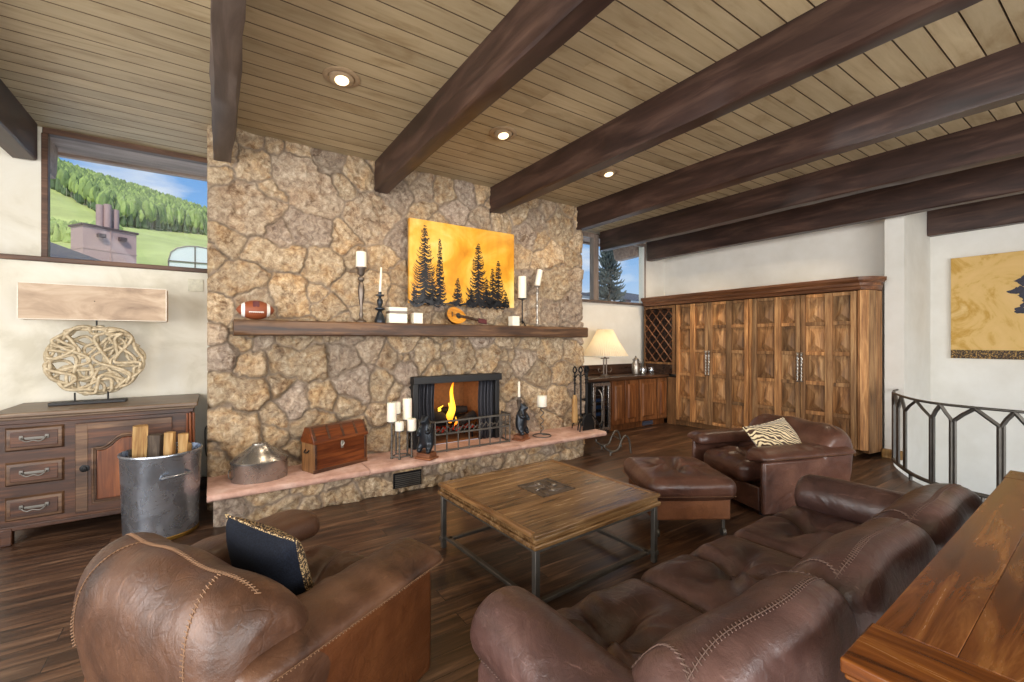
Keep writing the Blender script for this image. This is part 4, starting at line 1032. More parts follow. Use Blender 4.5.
m = MB(); m.box(4.80,5.19,5.06,5.48,.01,.815); m.box(4.80,4.815,4.94,5.06,.01,.815); m.box(5.175,5.19,4.94,5.06,.01,.815); m.box(4.815,5.175,4.94,5.06,.01,.09); m.box(4.815,5.175,4.94,5.06,.77,.815); obj('body', m, M['black'], fg, True, bevel=.003)
m = MB()
for a in ((4.81,5.185,.75,.80),(4.81,5.185,.05,.10),(4.81,4.86,.10,.75),(5.135,5.185,.10,.75),(5.02,5.05,.10,.75)): m.box(a[0],a[1],4.905,4.935,a[2],a[3])
d = obj('door', m, M['steel'], fg, True, bevel=.003)
m = MB(); m.box(4.855-5.0,5.14-5.0,4.915-5.2,4.93-5.2,.10,.75); obj('pane', m, M['fridge_glass'], d, smooth=0)
m = MB(); m.tube(catmull([(-.08,-.295,.70),(-.06,-.34,.62),(-.06,-.345,.45),(-.06,-.34,.22),(-.08,-.295,.16)],5), .009, 8); obj('handle', m, M['silver'], d)
m = MB()
for k in range(5):
    z = .155+.11*k
    for y in (4.965,5.02): m.tube([(4.816,y,z),(5.174,y,z)], .004, 5)
obj('rack', m, M['silver'], fg, True)
for k in range(3):
    z = .155+.11*(k+1)+.0345
    m = MB(); m.tube([(4.83,4.995,z),(4.836,4.995,z),(5.02,4.995,z),(5.06,4.995,z),(5.09,4.995,z),(5.155,4.995,z),(5.16,4.995,z)], [.022,.030,.030,.022,.012,.012,.008], 14)
    tag(obj('wine_bottle', m, M['bottle_blue'], smooth=50), 'bluish bottle lying on a rack in the wine fridge, %s' % ('lowest of three','middle of three','topmost of three')[k], 'bottle', 'bottles in the wine fridge')

bl = thing('table_lamp', 'large cream pleated lamp on an iron base standing on the bar', 'lamp', (5.25,5.09,.873))
m = MB()
def pleat(z, r, n=120): return [((r+(.006 if j%2 else -.006))*math.cos(2*PI*j/n), (r+(.006 if j%2 else -.006))*math.sin(2*PI*j/n), z) for j in range(n)]
m.loft([pleat(.335,.365), pleat(.345,.36), pleat(.40,.325), pleat(.60,.20), pleat(.765,.12)], caps=False); obj('shade', m, M['shade'], bl, smooth=0)
m = MB(); m.lathe([(.368,.333),(.370,.338),(.368,.343)], n=60, caps=False); m.lathe([(.124,.76),(.126,.765),(.124,.77)], n=40, caps=False); obj('shade_trim', m, M['trimwhite'], bl)
m = MB()
for s_ in (-1,1):
    m.tube([(s_*.03,0,.03),(s_*.03,0,.30)], .012, 8)
    m.tube(catmull([(s_*.03,0,.14),(s_*.06,0,.08),(s_*.12,0,.07),(s_*.15,0,.11),(s_*.13,0,.14)],5), .008, 8)
m.tube([(-.09,0,.30),(.09,0,.30)], .010, 8); m.tube([(0,0,.30),(0,0,.66)], .006, 8); m.lathe([(.02,.30),(.024,.34),(.018,.36)], n=12)
obj('stem', m, M['pewter'], bl, smooth=50)
m = MB(); m.lathe([(.09,0),(.092,.01),(.05,.02),(.045,.034)], n=24); obj('base', m, M['pewter'], bl, smooth=40)
m = MB(); m.lathe([(.012,.38),(.03,.42),(.034,.45),(.02,.49),(.002,.50)], n=14); obj('bulb', m, emit('warm_bulb',(255,226,170),6), bl, smooth=180)
pt = thing('pitcher', 'small silver pitcher on the bar counter right of the pleated lamp', 'pitcher', (6.0,5.10,.873))
m = MB(); m.lathe([(.055,0),(.06,.005),(.062,.02),(.07,.10),(.062,.18),(.048,.22),(.056,.26),(.052,.26),(.044,.22),(.056,.17),(.002,.02)], n=22); obj('body', m, M['silver'], pt, smooth=50)
m = MB(); m.tube(catmull([(.058,0,.235),(.11,0,.22),(.115,0,.14),(.068,0,.08)],5), .007, 8); obj('handle', m, M['silver'], pt)
m = MB(); m.lathe([(.05,.262),(.03,.285),(.012,.30),(.016,.315),(.002,.325)], n=16); m.add([(-.05,-.015,.25),(-.05,.015,.25),(-.088,0,.275),(-.05,0,.20)], [(0,2,1),(0,3,2),(1,2,3)]); obj('lid', m, M['silver'], pt, smooth=50)
for k,(x,y,l) in enumerate(((6.14,5.06,'clear drinking glass beside the silver pitcher on the bar'),(6.24,5.12,'clear drinking glass in the middle of the three on the bar'),(6.36,5.06,'clear drinking glass farthest right of the three on the bar'))):
    m = MB(); m.lathe([(.034,0),(.040,.004),(.052,.07),(.050,.11),(.042,.12),(.040,.118),(.047,.07),(.034,.012),(.002,.01)], (x,y,.873), 18); tag(obj('drinking_glass', m, M['glassware'], smooth=50), l, 'glass', 'glasses on the bar')

wr = thing('wine_rack', 'brown wooden wine rack with diagonal lattice above the end of the bar', 'wine rack', (6.95,5.1,.873))
m = MB(); m.box(6.95,7.28,4.74,5.40,.874,2.07); m.box(6.61,6.95,4.74,4.80,.874,2.07); m.box(6.61,6.95,5.385,5.40,.874,2.07); m.box(6.612,6.95,4.80,5.40,.874,1.06); m.box(6.62,6.95,4.80,5.40,2.05,2.07); obj('body', m, M['dark_wood_x'], wr, True, bevel=.003)
m = MB(); m.box(6.585,6.61,4.74,4.80,.874,2.07); m.box(6.585,6.61,5.385,5.40,.874,2.07); m.box(6.585,6.61,4.80,5.385,2.03,2.07); m.box(6.588,6.61,4.80,5.385,1.04,1.075); obj('face_frame', m, M['armoire'], wr, True, bevel=.003)
for s_ in (1,-1):
    m = MB(); pit = .175; ya,yb_,za,zb = 4.80,5.385,1.075,2.03
    c0 = -1.2
    while c0 < 2.4:
        # line: (y-ya)*s + c0 = (z-za)*.8
        pts = []
        for i in range(61):
            yy = ya+(yb_-ya)*i/60; zz = za + ((yy-ya)*s_*1.15 + c0)
            if za <= zz <= zb: pts.append((6.60 if s_ > 0 else 6.612, yy, zz))
        if len(pts) > 2: m.tube([pts[0], pts[-1]], .011, 4)
        c0 += pit*1.15
    obj('lattice', m, M['cornice'], wr, True, smooth=0)

AX = 6.6
ar = thing('carved_cabinet', 'wide wall cabinet of four tall doors carved with rows of pyramid panels', 'cabinet', (6.95,3.4,0))
m = MB(); m.box(6.64,7.29,2.14,4.735,.09,2.11); m.box(6.70,7.28,2.2,4.73,0,.09); obj('body', m, M['armoire'], ar, True)
m = MB(); m.box(6.61,7.28,4.737,4.915,0,.82); obj('filler_panel', m, M['armoire'], ar, True, bevel=.003)
m = MB(); m.prism([(6.63,2.075),(6.57,2.085),(6.56,2.12),(6.535,2.135),(6.53,2.165),(6.50,2.185),(6.49,2.20),(6.49,2.235),(7.28,2.235),(7.28,2.075)][::-1], 2.10, 5.40, 'y')
# mitred return toward the pillar
rings = []
for dx,dz in ((6.63,2.075),(6.57,2.085),(6.56,2.12),(6.535,2.135),(6.53,2.165),(6.50,2.185),(6.49,2.20),(6.49,2.235)): rings.append((dx-6.6,dz))
def corn(px, py, nx, ny): return [(px+nx*(-d), py+ny*(-d), z) for d,z in rings] + [(px-nx*.15,py-ny*.15,2.235),(px-nx*.15,py-ny*.15,2.075)]
m.loft([[(6.6+d,2.12,z) for d,z in rings]+[(6.75,2.12,2.235),(6.75,2.12,2.075)], [(6.66+d*.7,2.055+d*.7,z) for d,z in rings]+[(6.8,2.15,2.235),(6.8,2.15,2.075)], [(6.78,2.015+d,z) for d,z in rings]+[(6.85,2.16,2.235),(6.85,2.16,2.075)], [(6.985,2.015+d*.2,z) for d,z in rings]+[(6.985,2.16,2.235),(6.985,2.16,2.075)]])
obj('cornice', m, M['cornice'], ar, True, bevel=.003)
m = MB(); m.prism([(6.595,2.122),(6.61,2.085),(6.66,2.05),(6.70,2.06),(6.70,2.122)], .10, 2.08, 'z', tint=.95); obj('corner_post', m, M['armoire'], ar, True, bevel=.006, smooth=25)
m = MB(); m.prism([(6.672,2.047),(6.83,2.022),(6.83,2.122),(6.70,2.122)], .06, 2.08, 'z', tint=.62); obj('corner_board', m, M['armoire'], ar, True, bevel=.005, smooth=20)
m = MB(); m.prism([(6.833,2.022),(6.985,2.008),(6.985,2.122),(6.833,2.122)], .06, 2.08, 'z', tint=.30); obj('corner_board', m, M['armoire'], ar, True, bevel=.005, smooth=20)
m = MB(); m.box(6.59,6.64,3.425,3.475,.10,2.075,tint=.8); m.box(6.60,6.64,2.125,2.146,.1,2.075,tint=.4); m.box(6.60,6.64,4.716,4.735,.1,2.075,tint=.1); obj('post', m, M['armoire'], ar, True, bevel=.006)
cols = [[(4.713,4.407),(4.407,4.121)],[(4.121,3.788),(3.788,3.48)],[(3.42,3.072),(3.072,2.777)],[(2.777,2.448),(2.448,2.148)]]
q = random.Random(12)
for di,cc in enumerate(cols):
    ya, yb_ = cc[1][1]+.004, cc[0][0]-.004
    m = MB(); st = .055
    m.box(AX-.032,AX+.04,ya,ya+st,.105,2.07,tint=q.random()); m.box(AX-.032,AX+.04,yb_-st,yb_,.105,2.07,tint=q.random())
    ym = cc[0][1]; m.box(AX-.022,AX+.04,ym-.042,ym+.042,.105,2.07,tint=q.random())
    zs = [.105+(2.07-.105)*k/5 for k in range(6)]
    m.box(AX+.015,AX+.038,ya+.02,yb_-.02,.11,2.06,tint=.2)
    for k in range(6):
        za_ = zs[k]-(0 if k==0 else .045 if k==5 else .024); zb_ = zs[k]+(0 if k==5 else .045 if k==0 else .024)
        m.box(AX-.008,AX+.04,ya+st,ym-.042,za_,zb_,tint=q.random()); m.box(AX-.008,AX+.04,ym+.042,yb_-st,za_,zb_,tint=q.random())
    d = obj('door', m, M['armoire'], ar, True, bevel=.005)
    for (pa,pb) in ((ya+st,ym-.042),(ym+.042,yb_-st)):
        for k in range(5):
            z0_ = zs[k]+(.045 if k==0 else .024); z1_ = zs[k+1]-(.045 if k==4 else .024); t_ = q.random()
            yc = (pa+pb)/2; hgt = .042; za_ = z0_+(z1_-z0_)*.30; zb_ = z0_+(z1_-z0_)*.66
            vs = [(AX+.014,pa,z0_),(AX+.014,pb,z0_),(AX+.014,pb,z1_),(AX+.014,pa,z1_),(AX+.014-hgt,yc,za_),(AX+.014-hgt*.55,yc,zb_)]
            pm = MB(); pm.add([(x-6.95,y-3.4,z) for x,y,z in vs], [(0,4,1),(1,4,5,2),(2,5,3),(3,5,4,0)], tint=t_)
            o = obj('panel', pm, M['armoire'], d, smooth=0)
def pull(y):
    m = MB(); pts = [(AX-.05+.006*math.cos(k*1.1), y+.010*math.sin(k*1.1), .93+.0085*k) for k in range(40)]
    m.tube(pts, .010, 6); m.tube([(AX-.05,y,.92),(AX-.05,y,1.275)], .008, 6)
    m.lathe([(.018,0),(.022,.01),(.01,.02)], (AX-.05,y,.90), 10); m.lathe([(.01,0),(.022,.01),(.014,.025)], (AX-.05,y,1.27), 10)
    for z in (.95,1.24): m.tube([(AX-.02,y,z),(AX+.0,y,z)], .007, 6)
    return obj('handle', m, M['silver'], ar, True, label='long twisted silver door pull')
for y in (4.095,4.147,2.752,2.80): pull(y)

# ------------------------------------------------------------------ leather seating
def bolster(mb, prof, axis, a0, a1, rl=.06, shrink=.05, n=10, fn=None, ease=(1,1)):
    P = [(p.x,p.y) for p in catmull([(u,v,0) for u,v in prof], 4, True)]
    cx = sum(p[0] for p in P)/len(P); cy = sum(p[1] for p in P)/len(P)
    def ring(a, sh):
        o = []
        for u,v in P:
            d = math.hypot(u-cx, v-cy); k = min(sh, .92*d)/max(d,1e-6)
            uu, vv = u+(cx-u)*k, v+(cy-v)*k
            p = (a,uu,vv) if axis == 'x' else (uu,a,vv)
            o.append(fn(p) if fn else p)
        return o
    def shr(a):
        s_ = 0
        for e, d in ((ease[0], a-a0), (ease[1], a1-a)):
            if e and d < rl: ps = math.asin(max(0,min(1,1-d/rl))); s_ = max(s_, shrink*(1-math.cos(ps)))
        return s_
    st = []
    for i in range(7): st.append(a0 + rl*(1-math.cos(i/6*PI/2)) if ease[0] else a0+rl*i/6)
    for i in range(1,n): st.append(a0+rl+(a1-a0-2*rl)*i/n)
    for i in range(7): st.append(a1 - rl*(1-math.cos((6-i)/6*PI/2)) if ease[1] else a1-rl*(6-i)/6)
    st[0] = a0; 
    mb.loft([ring(a, shr(a)) for a in st] if axis == 'x' else [ring(a, shr(a))[::-1] for a in st])
    def at(frac, a, out=.002):
        k = frac*len(P); i = int(k)%len(P); j = (i+1)%len(P); f_ = k-int(k)
        u = P[i][0]*(1-f_)+P[j][0]*f_; v = P[i][1]*(1-f_)+P[j][1]*f_
        d = math.hypot(u-cx,v-cy); k2 = (min(shr(a),.92*d)-out)/max(d,1e-6)
        uu,vv = u+(cx-u)*k2, v+(cy-v)*k2
        p = (a,uu,vv) if axis == 'x' else (uu,a,vv)
        return fn(p) if fn else p
    return at
def stitch(pts, parent, name='stitching', mat='thread', w=.0075, gap=.013, r=.0019, world=False):
    pts = [Vector(p) for p in pts]; m = MB(); m.tube(pts, r*.7, 5)
    acc = 0
    for a,b in zip(pts, pts[1:]):
        seg = (b-a).length; t = b-a
        if seg < 1e-6: continue
        t.normalize(); side = t.cross(Vector((0,0,1)))
        if side.length < .2: side = t.cross(Vector((1,0,0)))
        side.normalize()
        while acc < seg:
            c = a+t*acc; m.tube([c-side*w+t*.005, c+side*w-t*.005], r, 4); acc += gap
        acc -= seg
    return obj(name, m, M[mat], parent, smooth=0)
def seat_mesh(mb, c, size, tuft, seed, r=.07, puff=.03, depth=.05, n=26, k_=5, wr=.007):
    q = random.Random(seed); ph = [q.uniform(0,6) for _ in range(4)]
    def fn(p, u):
        if p.z > 0:
            x, y = p.x-tuft[0], p.y-tuft[1]; d = math.hypot(x,y); a = math.atan2(y,x)
            w = max(0, min(1, p.z/(size[2]*.35)))
            p = p.copy()
            p.z -= w*(depth*math.exp(-(d/.07)**2) + depth*.45*math.exp(-(d/.17)**2))
            p.z += w*wr*math.exp(-((d-.11)/.12)**2)*math.cos(k_*a+ph[0])*1.5
            p.z += w*wr*.7*math.exp(-((d-.15)/.11)**2)*math.cos((k_*2+1)*a+ph[1])
            p.z += w*.004*math.sin(14*p.x+ph[2]+5*p.y)*math.sin(9*p.y+ph[3])
        return p
    mb.soft(c, size, r, n, (.012,.006,puff), fn=fn)

def armchair(loc, rz, label, mats, seed):
    lm, sm = mats
    t = thing('armchair', label, 'armchair', loc, rz, 'leather armchairs')
    for s_ in (-1,1):
        m = MB(); P = [(-.40,.03),(.435,.03),(.44,.30),(.435,.482),(-.38,.482)]
        m.prism(P, s_*.432-.022, s_*.432+.022, 'y'); m.v = [(x, y, z) for x,y,z in m.v]
        obj('side_panel', m, M[sm], t, bevel=.018, seg=3)
        m = MB()
        pr = [(.100,-.026),(.132,-.006),(.112,.028),(.03,.054),(-.075,.056),(-.122,.010),(-.112,-.060),(.02,-.056)]
        def fn(p, s_=s_):
            x,y,z = p; z += -.010*max(0,(x-.32)/.14)**2
            wv = .005*math.sin(x*44+seed)*math.exp(-((x+.02)/.18)**2)*max(0,min(1,(p[2]-.53)/.03))
            return (x, y, z+wv)
        at = bolster(m, [(s_*(u)+s_*.385, v+.528) for u,v in pr], 'x', -.40, .465, .075, .06, 26, fn)
        if s_ < 0: m.f = [f_[::-1] for f_ in m.f]
        a = obj('armrest', m, M[lm], t, smooth=180)
        stitch([at(.125, -.38+.83*i/40, .001) for i in range(41)], a)
    m = MB(); seat_mesh(m, (.125,0,.335), (.68,.55,.20), (.06,0), seed, .075, .035, .055, 30, 5, .013); s0 = obj('seat', m, M[lm], t, smooth=180)
    m = MB(); m.lathe([(.014,0),(.013,.005),(.002,.008)], (.185,0,.385), 10); obj('button', m, M[lm], s0, smooth=180)
    m = MB(); m.prism([(.395,.04),(.42,.04),(.425,.25),(.395,.25)][::-1], -.385, .385, 'y'); obj('front_panel', m, M[sm], t, bevel=.01)
    m = MB()
    pr = [(-.05,.38),(-.11,.52),(-.18,.655),(-.27,.735),(-.37,.735),(-.445,.665),(-.475,.54),(-.462,.38),(-.42,.22),(-.30,.16),(-.14,.22)]
    def fb(p):
        x,y,z = p; k = max(0,(abs(y)-.18)/.26); z -= .035*k**2*max(0,(z-.3)/.45); x += .02*k**2
        z += .008*math.sin(y*17+seed)*max(0,min(1,(z-.5)/.2)); return (x,y,z)
    at = bolster(m, pr, 'y', -.455, .455, .10, .075, 22, fb)
    b = obj('backrest', m, M[lm], t, smooth=180)
    yy = [-.40+.8*i/44 for i in range(45)]
    stitch([at(.315, y, .0015) for y in yy], b)
    for s_ in (-1,1):
        pts = [at(.315+(.62-.315)*u, s_*(.24+.13*u**.8), .0015) for u in [i/24 for i in range(25)]]
        stitch(pts, b)
    m = MB(); m.box(-.43,-.37,-.40,.40,.04,.40); obj('back_panel', m, M[sm], t, bevel=.02, seg=3)
    m = MB(); m.box(-.40,.40,-.38,.38,.06,.22); obj('frame', m, M[sm], t)
    for x in (-.36,.37):
        for y in (-.36,.36):
            m = MB(); m.lathe([(.022,0),(.026,.01),(.024,.06)], (x,y,0), 12); obj('foot', m, M['black'], t)
    return t
armchair((.185,1.975,0), R(28), 'tan-brown leather armchair holding a navy cushion in front of the hearth', ('chair','chair_side'), 1.0)
far_chair = armchair((4.31,2.10,0), R(161), 'brown leather armchair with a zebra cushion facing the carved cabinet\'s far side'.replace("facing the carved cabinet's far side",'in front of the carved cabinet'), ('chair_dark','chair_dark'), 2.3)

far_chair.scale = (1.12,1,.95)
def pillow(name, label, loc, rot, w, h, th, fm, bm, seam):
    t = thing(name, label, 'cushion', loc); t.rotation_euler = rot
    n = 20
    for s_, mat, nm in ((-1,fm,'front_cover'),(1,bm,'back_cover')):
        m = MB(); vs = []; 
        for i in range(n+1):
            for j in range(n+1):
                u = -1+2*i/n; v = -1+2*j/n
                pin = 1-.07*(1-abs(u)**2)*abs(v)**3 if True else 1
                x = u*w/2*(1-.06*(1-v*v)*abs(u)**2); z = v*h/2*(1-.06*(1-u*u)*abs(v)**2)
                d = th/2*((1-u**4)*(1-v**4))**.6 + .006*(1-abs(u)**6)*(1-abs(v)**6)
                d *= 1+.06*math.sin(5*u+2*v)
                vs.append((x, s_*d, z))
        fs = [(i*(n+1)+j,(i+1)*(n+1)+j,(i+1)*(n+1)+j+1,i*(n+1)+j+1) for i in range(n) for j in range(n)]
        if s_ > 0: fs = [f_[::-1] for f_ in fs]
        m.add(vs, fs); obj(nm, m, M[mat], t, smooth=180)
    m = MB(); pts = []
    for k in range(4*n):
        e, i = divmod(k, n); u = -1+2*i/n
        a = ((u,-1),(1,u),(-u,1),(-1,-u))[e]
        pts.append((a[0]*w/2*(1-.06*(1-a[1]**2)*a[0]**2), 0, a[1]*h/2*(1-.06*(1-a[0]**2)*a[1]**2)))
    m.tube(pts, .0045, 7, closed=True); obj('piping', m, M[seam], t, smooth=180)
    return t
# navy cushion leans in the near armchair (cover normal = local y); zebra cushion in the far one
pillow('cushion', 'dark navy square cushion with leopard edging on the near tan armchair', (.185,1.985,.555), (R(15),R(2),R(-62)), .44, .37, .13, 'navy', 'leopard', 'leopard')
pillow('cushion', 'brown and cream zebra-striped cushion on the far armchair', (4.23,1.93,.50), (R(-42),R(-6),R(-12)), .53, .52, .12, 'zebra', 'zebra', 'zebra')

# ottoman
ot = thing('ottoman', 'brown leather ottoman with a tufted top between coffee table and far armchair', 'ottoman', (3.08,2.215,0), R(-32))
m = MB(); seat_mesh(m, (0,0,.355), (.67,.70,.165), (.0,.02), 5, .07, .035, .065, 34, 4, .016); tp = obj('cushion_top', m, M['chair_dark'], ot, smooth=180)
stitch([(x,y,.318) for x,y in [(-.31+.62*i/30,-.352) for i in range(31)]], tp); stitch([(-.337,-.32+.64*i/30,.318) for i in range(31)], tp)
m = MB(); m.lathe([(.016,0),(.014,.006),(.002,.009)], (0,.02,.405), 10); obj('button', m, M['chair_dark'], tp, smooth=180)
m = MB(); m.box(-.29,.29,-.31,.31,.13,.30); obj('base', m, M['ottoman_side'], ot, bevel=.015, seg=3, label='tan leather base panel')
for x in (-.25,.25):
    for y in (-.27,.27):
        m = MB(); m.lathe([(.012,.06),(.014,.13)], (x,y,0), 10); m.tube([(x-.012,y,.03),(x+.012,y,.03)], .03, 14); obj('caster', m, M['iron'], ot, smooth=50)

# sofa
sf = thing('sofa', 'dark brown three-seat leather sofa with rolled arms in front of the console table', 'sofa', (1.915,.86,0), R(90))
for s_ in (-1,1):
    m = MB(); pr = [(.128*math.cos(2*PI*k/10)*.98, .118*math.sin(2*PI*k/10)) for k in range(10)]
    def fn(p):
        x,y,z = p; return (x, y, z-.02*max(0,(x-.2)/.25)**2+.02*max(0,-x/.4))
    at = bolster(m, [(s_*1.115+u, .522+v) for u,v in pr], 'x', -.37, .415, .05, .045, 18, fn); a = obj('armrest', m, M['sofa'], sf, smooth=180)
    stitch([at(.87 if s_ > 0 else .63, -.34+.72*i/36, .001) for i in range(37)], a, mat='thread_dark', w=.007)
    m = MB(); m.prism([(-.38,.04),(.385,.04),(.385,.43),(-.38,.46)], s_*1.135-.085, s_*1.135+.085, 'y'); obj('side_panel', m, M['sofa'], sf, bevel=.03, seg=3)
for k in range(3):
    yc = -.745+.745*k
    m = MB(); seat_mesh(m, (.10,yc,.335), (.73,.748,.215), (.115,0.02*(k-1)), 10+k, .075, .032, .06, 40, 4, .015)
    s0 = obj('seat_cushion', m, M['sofa'], sf, smooth=180)
    m = MB(); m.lathe([(.016,0),(.014,.005),(.002,.008)], (.215,yc+.02*(k-1),.395), 10); obj('button', m, M['sofa'], s0, smooth=180)
    if k < 2: stitch([(.42-.55*i/30, yc+.372, .405+.02*math.sin(i*.1)) for i in range(31)], s0, mat='thread_dark', w=.009)
    m = MB(); pr = [(.0,.38),(-.05,.52),(-.12,.66),(-.20,.748),(-.29,.775),(-.362,.742),(-.396,.63),(-.39,.42),(-.30,.33),(-.14,.32)]
    def fb(p, yc=yc, k=k):
        x,y,z = p; d = (y-yc)/.375; z -= .045*max(0,abs(d)-.45)**2*3*max(0,(z-.35)/.4); x += .008*math.sin(y*13+k); return (x,y,z+.008*math.sin(d*6+k)*max(0,(z-.5)))
    at = bolster(m, pr, 'y', yc-.378, yc+.378, .10, .085, 18, fb); b = obj('back_cushion', m, M['sofa'], sf, smooth=180)
    stitch([at(.405, yc-.345+.69*i/36, .0015) for i in range(37)], b, mat='thread_dark', w=.009, gap=.015)
    for s_ in (-1,1): stitch([at(.12+.285*i/16, yc+s_*(.335-.05*math.sin(i/16*PI)), .0015) for i in range(17)], b, mat='thread_dark', w=.007, gap=.015)
m = MB(); m.box(-.39,.40,-1.05,1.05,.06,.24); obj('frame', m, M['sofa'], sf, bevel=.02)
m = MB(); m.box(-.395,-.33,-1.05,1.05,.05,.55); obj('back_panel', m, M['sofa'], sf, bevel=.03, seg=3)
for x in (-.34,.34):
    for y in (-1.1,1.1):
        m = MB(); m.lathe([(.024,0),(.028,.05)], (x,y,0), 12); obj('foot', m, M['black'], sf)

# ------------------------------------------------------------------ coffee table
ct = thing('coffee_table', 'square rustic wood coffee table on an iron frame in the seating circle', 'coffee table', (1.868,2.365,0), R(2.8))
hw = .535
m = MB()
nb = 8
for k in range(nb): m.box(-hw+.035,hw-.035,-hw+.035+(2*hw-.07)*k/nb,-hw+.035+(2*hw-.07)*(k+1)/nb-.0012,.415,.4465,tint=(k*.37)%1)
top = obj('tabletop', m, M['coffee'], ct)
m = MB()
for s_ in (-1,1):
    m = MB(); m.box(-hw,hw,min(s_*hw,s_*(hw-.036)),max(s_*hw,s_*(hw-.036)),.4285,.452); obj('edge_board', m, M['coffee'], top, bevel=.006)
    m = MB(); m.box(min(s_*hw,s_*(hw-.036)),max(s_*hw,s_*(hw-.036)),-hw+.036,hw-.036,.4285,.452,tint=.3); obj('edge_board', m, M['coffee_y'], top, bevel=.006)
m = MB(); a = hw-.008; b = hw-.03
for (c_,z0,z1) in ((hw-.012,.398,.428),(hw+.002,.372,.398)):
    m.box(-c_,c_,-c_,-c_+.05,z0,z1,tint=.5); m.box(-c_,c_,c_-.05,c_,z0,z1,tint=.7); m.box(-c_,-c_+.05,-c_+.05,c_-.05,z0,z1,tint=.2); m.box(c_-.05,c_,-c_+.05,c_-.05,z0,z1,tint=.9)
obj('apron', m, M['coffee'], ct, bevel=.006)
m = MB(); w_ = .14; cx,cy = .02,.015
m.box(cx-w_,cx+w_,cy-w_,cy+w_,.444,.4478)
for a,b_,c_,d_ in ((-w_,w_,-w_,-w_+.012),(-w_,w_,w_-.012,w_),(-w_,-w_+.012,-w_,w_),(w_-.012,w_,-w_,w_)): m.box(cx+a,cx+b_,cy+c_,cy+d_,.4478,.4515)
for k in range(28):
    a = 2*PI*k/28
for s1,s2 in ((1,0),(-1,0),(0,1),(0,-1),(1,1),(-1,1),(1,-1),(-1,-1)):
    P_ = [(cx+s1*.02+s2*.0,cy+s2*.02,.450),(cx+s1*.05+s2*.02,cy+s2*.05-s1*.02,.450),(cx+s1*.085,cy+s2*.085,.450),(cx+s1*.10-s2*.02,cy+s2*.10+s1*.02,.450)]
    m.tube(catmull(P_,4), .006, 6)
il = obj('inset_tile', m, M['bronze'] if False else M['pewter'], top, smooth=40, label='carved metal inset tile')
for x,y in ((.075,0),(-.075,0),(0,.075),(0,-.075)):
    m = MB(); m.soft((cx+x,cy+y,.452), (.03,.03,.014), .007, 5); obj('stud', m, M['silver'], top, smooth=180)
for sx_ in (-1,1):
    for sy_ in (-1,1):
        x,y = sx_*(hw-.03), sy_*(hw-.03)
        m = MB(); m.box(x-.016,x+.016,y-.016,y+.016,0,.372); obj('leg', m, M['iron'], ct, bevel=.003)
        m = MB(); m.box(x-.022,x+.022,y-.022,y+.022,.05,.078); m.box(x-.02-sx_*.03,x+.02-sx_*.03,y-.02-sy_*.03,y+.02-sy_*.03,.052,.072); obj('corner_block', m, M['iron'], ct, bevel=.002)
m = MB(); a = hw-.03
for s_ in (-1,1): m.box(-a,a,s_*a-.012,s_*a+.012,.35,.372); m.box(s_*a-.012,s_*a+.012,-a,a,.35,.372)
obj('frame', m, M['iron'], ct)
for s_ in (-1,1):
    m = MB(); m.box(-a+.03,a-.03,s_*(a-.03)-.015,s_*(a-.03)+.015,.05,.072); obj('stretcher', m, M['iron'], ct, bevel=.003)
    m = MB(); m.box(s_*(a-.03)-.015,s_*(a-.03)+.015,-a+.03,a-.03,.05,.072); obj('stretcher', m, M['iron'], ct, bevel=.003)

# ------------------------------------------------------------------ console table behind the sofa
cn = thing('console_table', 'polished reddish-brown wooden console table behind the sofa', 'table', (1.10,.383,0), R(1.7))
m = MB(); L_ = 2.33; D_ = .56
for k in range(4): m.box(.205,L_-.205,-D_+D_*k/4,-D_+D_*(k+1)/4-.0008,.748,.78,tint=k*.27)
tp = obj('tabletop', m, M['console'], cn, bevel=.0015)
for x0,x1 in ((.0,.204),(L_-.204,L_)):
    m = MB(); m.box(x0,x1,-D_-.006,.006,.748,.7805); m.box(x0+.006,x1,-D_,.0,.735,.748); obj('breadboard_end', m, M['console_y'], tp, bevel=.005)
m = MB(); m.box(.06,L_-.06,-.075,-.05,.66,.748); m.box(.06,L_-.06,-D_+.05,-D_+.075,.66,.748); m.box(.06,.085,-D_+.05,-.05,.66,.748); m.box(L_-.085,L_-.06,-D_+.05,-.05,.66,.748); m.box(.2,L_-.2,-.02,.0,.73,.748); obj('apron', m, M['console'], cn, bevel=.004)
for x in (.085,L_-.085):
    for y in (-.075,-D_+.075):
        m = MB(); m.box(x-.03,x+.03,y-.03,y+.03,.60,.748); m.lathe([(.02,0),(.026,.03),(.018,.06),(.03,.2),(.034,.4),(.024,.52),(.032,.56),(.03,.60)], (x,y,0), 16); obj('leg', m, M['console'], cn, smooth=40)

# ------------------------------------------------------------------ stair railing and ochre canvas
cum = [0]
for a,b in zip(rail_c, rail_c[1:]): cum.append(cum[-1]+(b-a).length)
def on(s_, z):
    for i in range(len(cum)-1):
        if cum[i+1] >= s_:
            f_ = (s_-cum[i])/(cum[i+1]-cum[i]); p = rail_c[i].lerp(rail_c[i+1], f_); return (p.x,p.y,z)
    p = rail_c[-1]; return (p.x,p.y,z)
rl = thing('stair_railing', 'curved grey iron railing with peaked bars at the stairwell', 'railing', (6.2,1.6,0))
m = MB(); m.tube([(p.x,p.y,.85) for p in rail_c], .013, 8); obj('top_rail', m, M['iron'], rl, True, smooth=60)
m = MB(); m.tube([(p.x,p.y,.075) for p in rail_c], .02, 8); obj('bottom_rail', m, M['iron'], rl, True, smooth=60)
posts = [.20,.42,.68,.905,1.36,1.535,1.85,2.03,2.48]; peaks = [.30,.55,.79,1.16,1.45,1.70,1.94,2.27]
